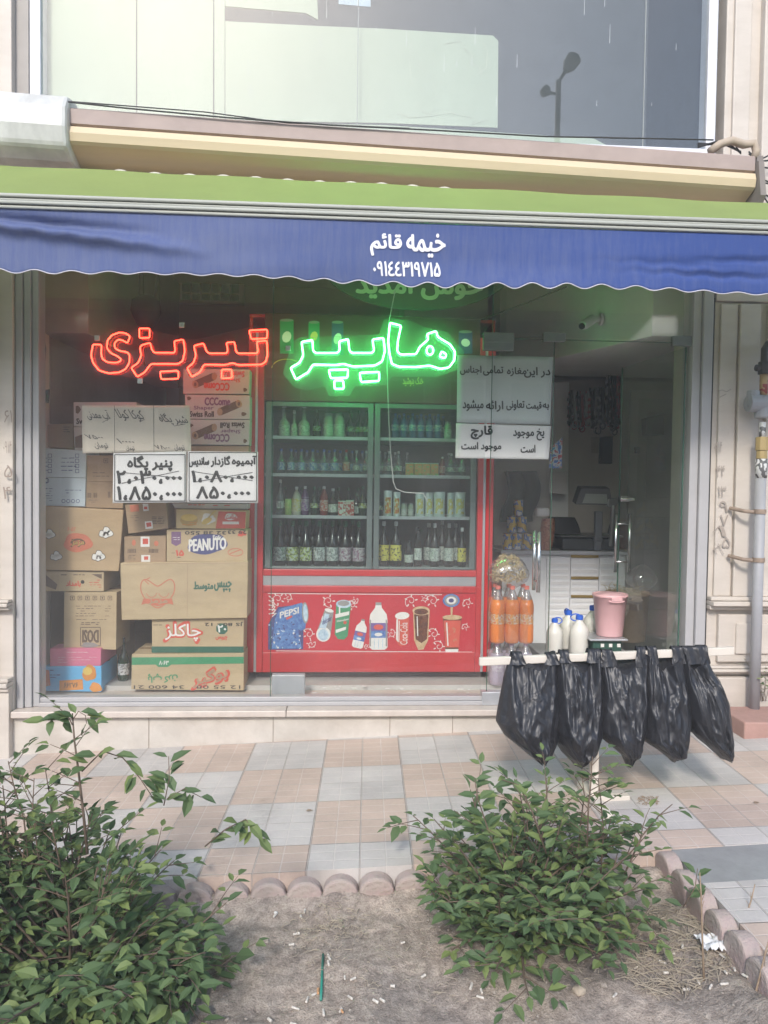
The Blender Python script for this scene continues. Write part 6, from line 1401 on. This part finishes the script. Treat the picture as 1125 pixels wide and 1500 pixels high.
# ------------------------------------------------------------------ street lamp across the street (mirrored in the upper glass)
LY = 15.0
v0, v1, v2 = P(820,560,LY), P(818,118,LY), P(832,100,LY)
lpx, lpz = v1.x, v1.z
T = thing('street_lamp', 'tall dark street lamp across the street, mirrored in the upper window', 'street lamp', (lpx,-LY,-.14))
mb = MB(); mb.tube([(lpx,-LY,-.14),(lpx,-LY,lpz)], [.11,.07], 12); mb.tube([(lpx,-LY,-.14),(lpx,-LY,.5)], .15, 12); part('post', mb, mat('lamp_dark', (.03,.03,.032), .5), T, smooth=True)
mb = MB(); mb.tube([(lpx,-LY,lpz-.3),(lpx+.03,-LY,lpz),(lpx+.18,-LY,lpz+.25)], .045, 8); mb.tube([(lpx,-LY,lpz-.35),(lpx-.2,-LY,lpz-.32),(lpx-.28,-LY,lpz-.25)], .04, 8); part('arm', mb, bpy.data.materials['lamp_dark'], T, smooth=True)
q = MB(); c0 = Vector((lpx+.18,-LY,lpz+.25)); q.tube([c0, c0+Vector((.1,0,.15)), c0+Vector((.22,0,.33)), c0+Vector((.27,0,.40))], [.08,.19,.2,.10], 12); part('lamp_head', q, bpy.data.materials['lamp_dark'], T, smooth=True)
q = MB(); c0 = Vector((lpx-.28,-LY,lpz-.25)); q.tube([c0+Vector((.05,0,.02)), c0, c0+Vector((-.14,0,-.10))], [.08,.14,.10], 12); part('lamp_head', q, bpy.data.materials['lamp_dark'], T, smooth=True)

# houses across the street (mirrored in the panes)
M_pane = mat('dark_window', (.03,.035,.04), .1, .1, 3); M_frame = mat('window_surround', (.45,.42,.38), .6)
def house(label, x0, x1, yb, h, m, nw, storeys):
    T = thing('house', label, 'building', ((x0+x1)/2, yb, -.14)); z0 = -.14
    part('wall', MB().box(x0,x1,yb-8,yb,z0,h), m, T); part('parapet', MB().box(x0-.1,x1+.1,yb-8.1,yb+.12,h,h+.35), M_frame, T)
    for f_ in range(storeys):
        for k in range(nw):
            cx_ = x0+(k+.5)*(x1-x0)/nw; zz = .9+f_*3.0
            if f_ == 0 and k % 3 == 1:
                d_ = part('door', MB().box(cx_-.5,cx_+.5,yb+.003,yb+.06,z0,2.1), mat('door_paint_%d' % len(bpy.data.materials), (.10,.07,.05), .5), T)
                part('handle', MB().box(cx_+.35,cx_+.39,yb+.06,yb+.12,.95,1.1), M_chrome, d_)
            else:
                w_ = part('window', MB().box(cx_-.65,cx_+.65,yb+.003,yb+.05,zz,zz+1.3), M_frame, T)
                part('pane', MB().box(cx_-.57,cx_+.57,yb+.05,yb+.06,zz+.08,zz+1.22), M_pane, w_)
house('beige two storey house across the street, mirrored faintly in the shop glass', -16, -3.2, -21, 6.6, mat('house_beige', (.34,.30,.25), .8), 6, 2)
house('grey brick house across the street to the right of the beige one', -3.0, 7.5, -21.5, 5.8, mat('house_grey', (.26,.22,.19), .8), 5, 2)
house('pale low house across the street at the far right', 7.8, 20, -21, 6.2, mat('house_pale', (.38,.36,.33), .8), 6, 2)

# ------------------------------------------------------------------ shrubs
def leafmat(name, c1, c2, c3):
    m, n, b, L = nodes(name); N = n.nodes.new; g = N('ShaderNodeNewGeometry'); r = N('ShaderNodeValToRGB'); e = r.color_ramp.elements
    e[0].position = 0; e[0].color = (*c1,1); e[1].position = .93; e[1].color = (*c3,1); x = e.new(.55); x.color = (*c2,1)
    L(g.outputs['Random Per Island'], r.inputs[0]); L(r.outputs[0], b.inputs['Base Color']); b.inputs['Roughness'].default_value = .55; b.inputs['Specular IOR Level'].default_value = .35
    t = N('ShaderNodeBsdfTranslucent'); L(r.outputs[0], t.inputs[0]); mx = N('ShaderNodeMixShader'); mx.inputs[0].default_value = .28
    L(b.outputs[0], mx.inputs[1]); L(t.outputs[0], mx.inputs[2]); L(mx.outputs[0], n.nodes['Material Output'].inputs[0]); return m
M_leaf = leafmat('shrub_leaf', (.085,.14,.062), (.12,.185,.078), (.21,.27,.09))
M_twig = mat('twig_bark', (.14,.10,.07), .8, .2, 30)
def leaf(mb, p, d, up, L_):
    d = d.normalized(); s = d.cross(up)
    if s.length < 1e-3: s = d.orthogonal()
    s.normalize(); nrm = s.cross(d).normalized(); w_ = L_*rnd(.22,.30); cv = rnd(-.16,.05)*L_
    f_ = nrm*(w_*rnd(.2,.5)); b_ = p+d*L_*.08
    v = [b_, b_+d*L_*.30+s*w_*.9+f_, b_+d*L_*.62+s*w_*.8+f_+nrm*cv*.6, b_+d*L_+nrm*cv*1.5, b_+d*L_*.62-s*w_*.8+f_+nrm*cv*.6, b_+d*L_*.30-s*w_*.9+f_, b_+d*L_*.34, b_+d*L_*.66+nrm*cv*.5]
    mb.add(v, [(0,6,1),(1,6,7,2),(2,7,3),(0,5,6),(5,4,7,6),(4,3,7)])
def shoot(st, lf, p, d, length, droop, r0, LL, seg=.03, leaves=True, start=.12, spread=None, gap=.030):
    p = Vector(p); d = d.normalized(); pts = [p.copy()]; n = max(3, int(length/seg)); side = 1; acc = 0
    pl_ = d.cross(Vector((0,0,1))); pl_ = pl_.normalized() if pl_.length > .05 else Vector((rnd(-1,1),rnd(-1,1),0)).normalized()
    wob = Vector((rnd(-1,1),rnd(-1,1),rnd(-.5,.5)))*.10
    for k in range(n):
        d = (d+Vector((0,0,-droop*seg*10))+wob*rnd(-.5,1)).normalized(); q_ = p+d*seg
        if q_.z < soilz(q_.x, q_.y)+.02: q_.z = soilz(q_.x, q_.y)+.02
        if leaves and k/n >= start:
            acc += seg
            while acc >= gap:
                acc -= gap; t = rnd(0,1); b_ = p.lerp(q_, t); sd = d.cross(Vector((0,0,1))); sd = sd.normalized() if sd.length > .05 else pl_
                ld = (sd*side*rnd(.6,1.1)+d*rnd(.35,.8)+Vector((0,0,rnd(-.45,.15)))); side = -side
                leaf(lf, b_, ld, Vector((rnd(-.35,.35),rnd(-.6,.2),1)).normalized(), LL*rnd(.55,1.2)*(1-.4*(k/n)**3))
        p = q_; pts.append(p.copy())
    if leaves: leaf(lf, p, d+Vector((0,0,-.2)), Vector((rnd(-.3,.3),0,1)), LL*rnd(.6,.9))
    st.tube(pts, [max(.0008, r0*(1-.75*k/len(pts))) for k in range(len(pts))], 5, cap=False)
    return pts
def shrub(label, base, stems, explicit, LL, seed):
    random.seed(seed); st, lf = MB(), MB(); base = Vector(base)
    for (az0, az1, el0, el1, l0, l1, dr, cnt, tw) in stems:
        for k in range(cnt):
            az, el_ = rad(rnd(az0, az1)), rad(rnd(el0, el1)); d = Vector((math.cos(az)*math.cos(el_), math.sin(az)*math.cos(el_), math.sin(el_)))
            b_ = base+Vector((rnd(-.07,.07), rnd(-.06,.06), 0)); pts = shoot(st, lf, b_, d, rnd(l0, l1), dr*rnd(.6,1.3), .006, LL, start=.45)
            m_ = len(pts)
            for j in range(2, m_-1, 2 if tw > 1 else 3):
                dd = (pts[j+1]-pts[j]).normalized(); s_ = dd.cross(Vector((0,0,1))); s_ = (s_.normalized() if s_.length > .05 else Vector((1,0,0)))*random.choice((-1,1))
                shoot(st, lf, pts[j], dd*rnd(.4,1)+s_*rnd(.5,1.1)+Vector((0,0,rnd(-.3,.55))), rnd(.08,.22)*(1-.3*j/m_), rnd(.05,.20), .0022, LL, start=.05)
    for pts, Yq, r0, tl, gp in explicit:
        w3 = [P(x, y, Yq+k*.004) for k, (x, y) in enumerate(pts)]; st.tube(w3, [r0*(1-.7*k/len(w3)) for k in range(len(w3))], 6)
        for a, b_ in zip(w3, w3[1:]):
            nseg = max(1, int((b_-a).length/gp))
            for k in range(nseg):
                p_ = a.lerp(b_, (k+rnd(0,1))/nseg); dd = (b_-a).normalized()
                if tl > 0: shoot(st, lf, p_, dd*.4+Vector((random.choice((-1,1))*rnd(.5,1), rnd(-.8,.5), rnd(-.1,.6))), rnd(.4,1)*tl, .12, .0018, LL*.85, start=.1)
                else: leaf(lf, p_, dd*.6+Vector((random.choice((-1,1))*rnd(.5,1), rnd(-.6,.4), rnd(-.5,.2))), Vector((rnd(-.4,.4),-.4,1)), LL*rnd(.7,1.1))
    T = thing('shrub', label, 'shrub', base)
    part('stems', st, M_twig, T, smooth=True); part('foliage', lf, M_leaf, T)
    print(label, len(lf.f)//6, 'leaves')
bl = Vector((-.80,-1.98,.0)); bl.z = soilz(bl.x, bl.y)
shrub('large leafy green shrub with a tall bare shoot, in the soil left of the path', bl,
  [(0,360,35,80,.34,.54,.09,32,2),(180,360,5,50,.35,.60,.10,42,2),(135,225,35,72,.45,.74,.07,30,2),(-45,40,15,55,.30,.50,.10,30,2),(100,150,55,80,.40,.60,.05,8,1)],
  [([(128,1250),(122,1190),(115,1130),(109,1085),(106,1045)], -2.02, .005, .10, .035), ([(120,1130),(150,1100),(180,1110),(205,1140),(225,1170)], -2.02, .0025, 0, .018), ([(106,1062),(100,1050),(85,1050),(70,1055)], -2.02, .002, 0, .009), ([(106,1055),(115,1042),(125,1048),(127,1060)], -2.02, .002, 0, .009), ([(240,1180),(248,1140),(247,1108)], -1.98, .002, 0, .014), ([(245,1170),(270,1155),(295,1168)], -1.98, .002, 0, .014), ([(300,1240),(330,1215),(360,1200),(378,1228)], -2.0, .0025, 0, .014), ([(45,1290),(35,1200),(20,1150),(12,1115)], -1.98, .003, .13, .02), ([(10,1320),(5,1230),(-5,1160)], -1.98, .003, .13, .022), ([(70,1330),(55,1250),(48,1180),(50,1140)], -1.98, .003, .13, .022), ([(20,1400),(25,1300),(40,1220)], -1.98, .003, .14, .022), ([(95,1300),(78,1220),(72,1160),(66,1125)], -2.0, .003, .08, .03)], .066, 3)
br = Vector((.62,-1.87,.0)); br.z = soilz(br.x, br.y)
shrub('smaller leafy green shrub in front of the black bags', br,
  [(0,360,45,82,.32,.54,.06,24,2),(200,350,15,55,.22,.40,.09,20,2),(-30,45,25,65,.32,.60,.06,19,2),(135,215,30,70,.24,.42,.06,17,2)],
  [([(745,1290),(720,1230),(700,1170),(695,1140)], -1.98, .003, 0, .016), ([(740,1230),(715,1215),(690,1205),(665,1187)], -1.98, .0025, 0, .016), ([(860,1240),(862,1180),(866,1140),(868,1108)], -1.98, .003, .05, .03), ([(845,1270),(850,1210),(856,1165),(852,1135)], -1.90, .003, .07, .022), ([(880,1280),(884,1220),(880,1170),(876,1140)], -1.90, .003, .07, .022), ([(915,1280),(940,1225),(965,1195),(985,1178)], -1.98, .003, .05, .035), ([(800,1250),(780,1190),(760,1150),(735,1142)], -1.98, .003, 0, .016), ([(760,1340),(720,1325),(680,1320),(645,1322)], -2.02, .003, 0, .013), ([(1000,1330),(1018,1300),(1022,1272)], -1.98, .002, 0, .016)], .062, 8)
# dry stalks and straw patch at right
random.seed(21)
M_dry = mat('dry_stalk', (.30,.22,.15), .8, .2, 20); M_straw = mat('dry_straw', (.40,.34,.26), .85, .3, 30)
for pts, lab in [([(1032,1460),(1029,1380),(1027,1310),(1025,1278)], 'thin dry stalk standing in the straw by the kerb'), ([(1080,1400),(1090,1350),(1100,1320),(1106,1295)], 'thin bent dry stalk leaning over the right kerb stones'), ([(1095,1500),(1108,1450),(1120,1400),(1128,1370)], 'thick dry stalk at the lower right corner')]:
    q = MB(); g_ = G(*pts[0]); q.tube([P(x, y, g_.y) for x, y in pts], [.004,.003,.0025,.0015], 6)
    for k in range(3):
        a = P(pts[2][0], pts[2][1]+k*12, g_.y); q.tube([a, a+Vector((rnd(-.03,.03),0,.03))], .001, 4)
    solo('dry_stalk', q, M_dry, lab, 'stalk', smooth=True)
q = MB()
def strew(cx, cy, rx, ry, n, l0, l1, thick=.0011):
    for k in range(n):
        a = rnd(0,6.28); r_ = math.sqrt(rnd(0,1)); g_ = G(cx+rx*r_*math.cos(a), cy+ry*r_*math.sin(a)); g_.z = soilz(g_.x, g_.y)+.004+rnd(0,.012)
        an = rnd(0,6.28); d_ = Vector((math.cos(an), math.sin(an), rnd(-.12,.2)))*rnd(l0, l1); q.tube([g_-d_*.5, g_+Vector((0,0,rnd(0,.006))), g_+d_*.5], thick*rnd(.6,1.5), 4)
strew(985,1425,95,52,380,.03,.10); strew(950,1370,50,20,160,.02,.07); strew(700,1390,280,90,450,.008,.03,.0009); strew(480,1360,70,25,150,.01,.035); strew(1060,1330,30,60,120,.02,.05)
solo('straw_litter', q, M_straw, 'scattered dry straw and stalk bits on the soil', 'straw', kind='stuff', loc=(.9,-2.0,0))
# pebbles and clods (one mass)
q = MB()
for k in range(1500):
    x = rnd(-1.3,1.6); y = rnd(-2.75,-1.52)
    if x > kedge(y)-.05: continue
    s = rnd(.002,.007)*(2.2 if rnd(0,1) < .05 else 1); c = Vector((x, y, soilz(x, y)+s*.2)); vs = [c+Vector((s*rnd(.6,1.2)*math.cos(a), s*rnd(.6,1.2)*math.sin(a), s*rnd(-.1,.3))) for a in (0,1.25,2.5,3.77,5.0)]+[c+Vector((0,0,s*rnd(.5,.9)))]
    q.add(vs, [(j, (j+1) % 5, 5) for j in range(5)])
solo('pebbles', q, mat('pebble', (.30,.26,.22), .9, .3, 60), 'small pebbles and clods scattered on the soil bed', 'pebbles', kind='stuff', loc=(0,-2,0))
# cigarette ends
M_butt = mat('filter_paper', (.58,.54,.48), .8, .25, 90); M_butto = mat('tan_filter', (.58,.32,.16), .8, .1, 40)
b0 = {}
spots = [(482,1413,1),(481,1422,1),(434,1368,1),(441,1345,1),(446,1338,1),(427,1384,1),(505,1437,1),(517,1442,1),(460,1458,1),(466,1453,0),(450,1463,1),(433,1472,1),(474,1482,1),(499,1481,1),(513,1466,1),(430,1494,1),(501,1489,0),(550,1478,1),(560,1476,1),(690,1462,1),(705,1468,1),(703,1476,1),(395,1490,1),(403,1345,1),(1045,1398,1),(970,1430,1),(985,1425,1),(999,1416,1),(975,1440,1),(984,1418,1),(1022,1462,1),(1058,1440,1),(1090,1475,1),(1062,1462,1),(1040,1478,1),(1060,1480,1),(1005,1470,1),(932,1436,1),(900,1480,1),(1075,1462,1),(1110,1440,1),(620,1440,1),(590,1395,1),(575,1455,1)]
for x, y, w_ in spots:
    g_ = G(x, y); g_.z = soilz(g_.x, g_.y)+.008; lab, gr = ('white cigarette end lying on the soil', 'white cigarette ends on the soil') if w_ else ('tan cigarette end lying on the soil by the green stick', 'tan cigarette ends on the soil')
    rot = (rnd(-.15,.15), rad(90)+rnd(-.15,.15), rnd(0,6.28))
    if w_ not in b0:
        m_ = MB(); m_.lathe([(.0038,-.0125),(.0042,-.011),(.0040,.011),(.0030,.0125)], n=9); o_ = solo('cigarette_end', m_, M_butt if w_ else M_butto, lab, 'cigarette end', (0,0,0), gr, smooth=False); o_.location = g_; o_.rotation_euler = rot; b0[w_] = o_
    else: dup(b0[w_], g_, rot, (rnd(.75,1.0),)*2+(rnd(.55,1.05),), lab, gr)
q = MB(); a, b_ = G(473,1408), G(470,1467); a.z = soilz(a.x, a.y)+.012; b_.z = soilz(b_.x, b_.y)+.010; q.tube([a, a.lerp(b_, .5)+Vector((0,0,.003)), b_], .004, 7); solo('green_straw', q, mat('green_plastic', (.02,.22,.16), .4), 'teal green plastic straw lying on the soil', 'drinking straw', smooth=True)
c = G(1040,1425); c.z = soilz(c.x, c.y)+.006; q = MB()
q.grid(lambda u, v: c+Vector(((u-.5)*.075, (v-.5)*.08, .02+.018*noise.noise(Vector((u*3, v*3, 2)))+.014*noise.noise(Vector((u*8, v*8, 4))))), 14, 14); solo('plastic_scrap', q, mat('crumpled_white', (.70,.70,.70), .5, .05), 'crumpled white plastic scrap lying in the straw', 'litter', smooth=True)
for x, y, s, lab in [(848,1470,.022,'pale round stone on the soil below the right shrub'),(1068,1430,.018,'yellowish stone beside the plastic scrap'),(404,1342,.008,'small white stone near the left shrub'),(760,1400,.03,'broken clod of dry soil under the right shrub')]:
    c = G(x, y); c.z = soilz(c.x, c.y); q = MB(); q.lathe([(s*.6,-.004),(s,s*.3),(s*.8,s*.7),(s*.3,s*.95),(.0005,s)], c, 10)
    for k, v in enumerate(q.v): v += noise.noise_vector(v*60)*s*.22
    solo('stone', q, mat('stone_'+str(x), (.42,.35,.27) if x != 404 else (.65,.63,.6), .9, .15, 50, .4), lab, 'stone', smooth=True)
# fallen leaves and scraps on the pavement
q = MB(); random.seed(4)
for k in range(60):
    c = G(rnd(935,965), rnd(1168,1180), *PAVE)+Vector((0,0,.003)); d_ = Vector((rnd(-1,1),rnd(-1,1),0))*.008; q.tube([c-d_, c+Vector((0,0,.004)), c+d_], .0012, 4)
solo('sweepings', q, M_dry, 'small heap of dry sweepings on the white pavers', 'sweepings', kind='stuff')
for x, y, lab in [(447,1190,'small dry fallen leaf on a pale paver by the left shrub'),(1103,1178,'small dry fallen leaf on a tan paver right of the bags')]:
    q = MB(); c = G(x, y, *PAVE)+Vector((0,0,.006)); leaf(q, c, Vector((1,.3,0)), Vector((0,0,1)), .035); solo('fallen_leaf', q, M_dry, lab, 'leaf')
# weeds at the foot of the right pier
random.seed(9); st, lf = MB(), MB()
for k in range(7): shoot(st, lf, (2.48+rnd(-.02,.02), -.10, pz(2.5)+.1), Vector((rnd(-.5,.3), rnd(-.6,.0), 1)), rnd(.15,.3), .12, .0015, .03, start=.15)
T = thing('weed', 'small green weed growing at the foot of the right pier', 'plant', (2.48,-.10,pz(2.5))); part('stems', st, M_twig, T); part('foliage', lf, M_leaf, T)

# ------------------------------------------------------------------ haze volume added to lift the blacks, standing in for a lens veil
hz = bpy.data.materials.new('veil_haze'); hz.use_nodes = True; ht = hz.node_tree; ht.nodes.remove(ht.nodes['Principled BSDF'])
pv_ = ht.nodes.new('ShaderNodeVolumePrincipled'); pv_.inputs['Color'].default_value = (.93,.93,.93,1); pv_.inputs['Density'].default_value = .0105; pv_.inputs['Anisotropy'].default_value = 0
ht.links.new(pv_.outputs[0], ht.nodes['Material Output'].inputs['Volume'])
solo('haze', MB().box(-95,95,-95,95,-1.2,8.6), hz, loc=(0,0,-1.2), kind='stuff')
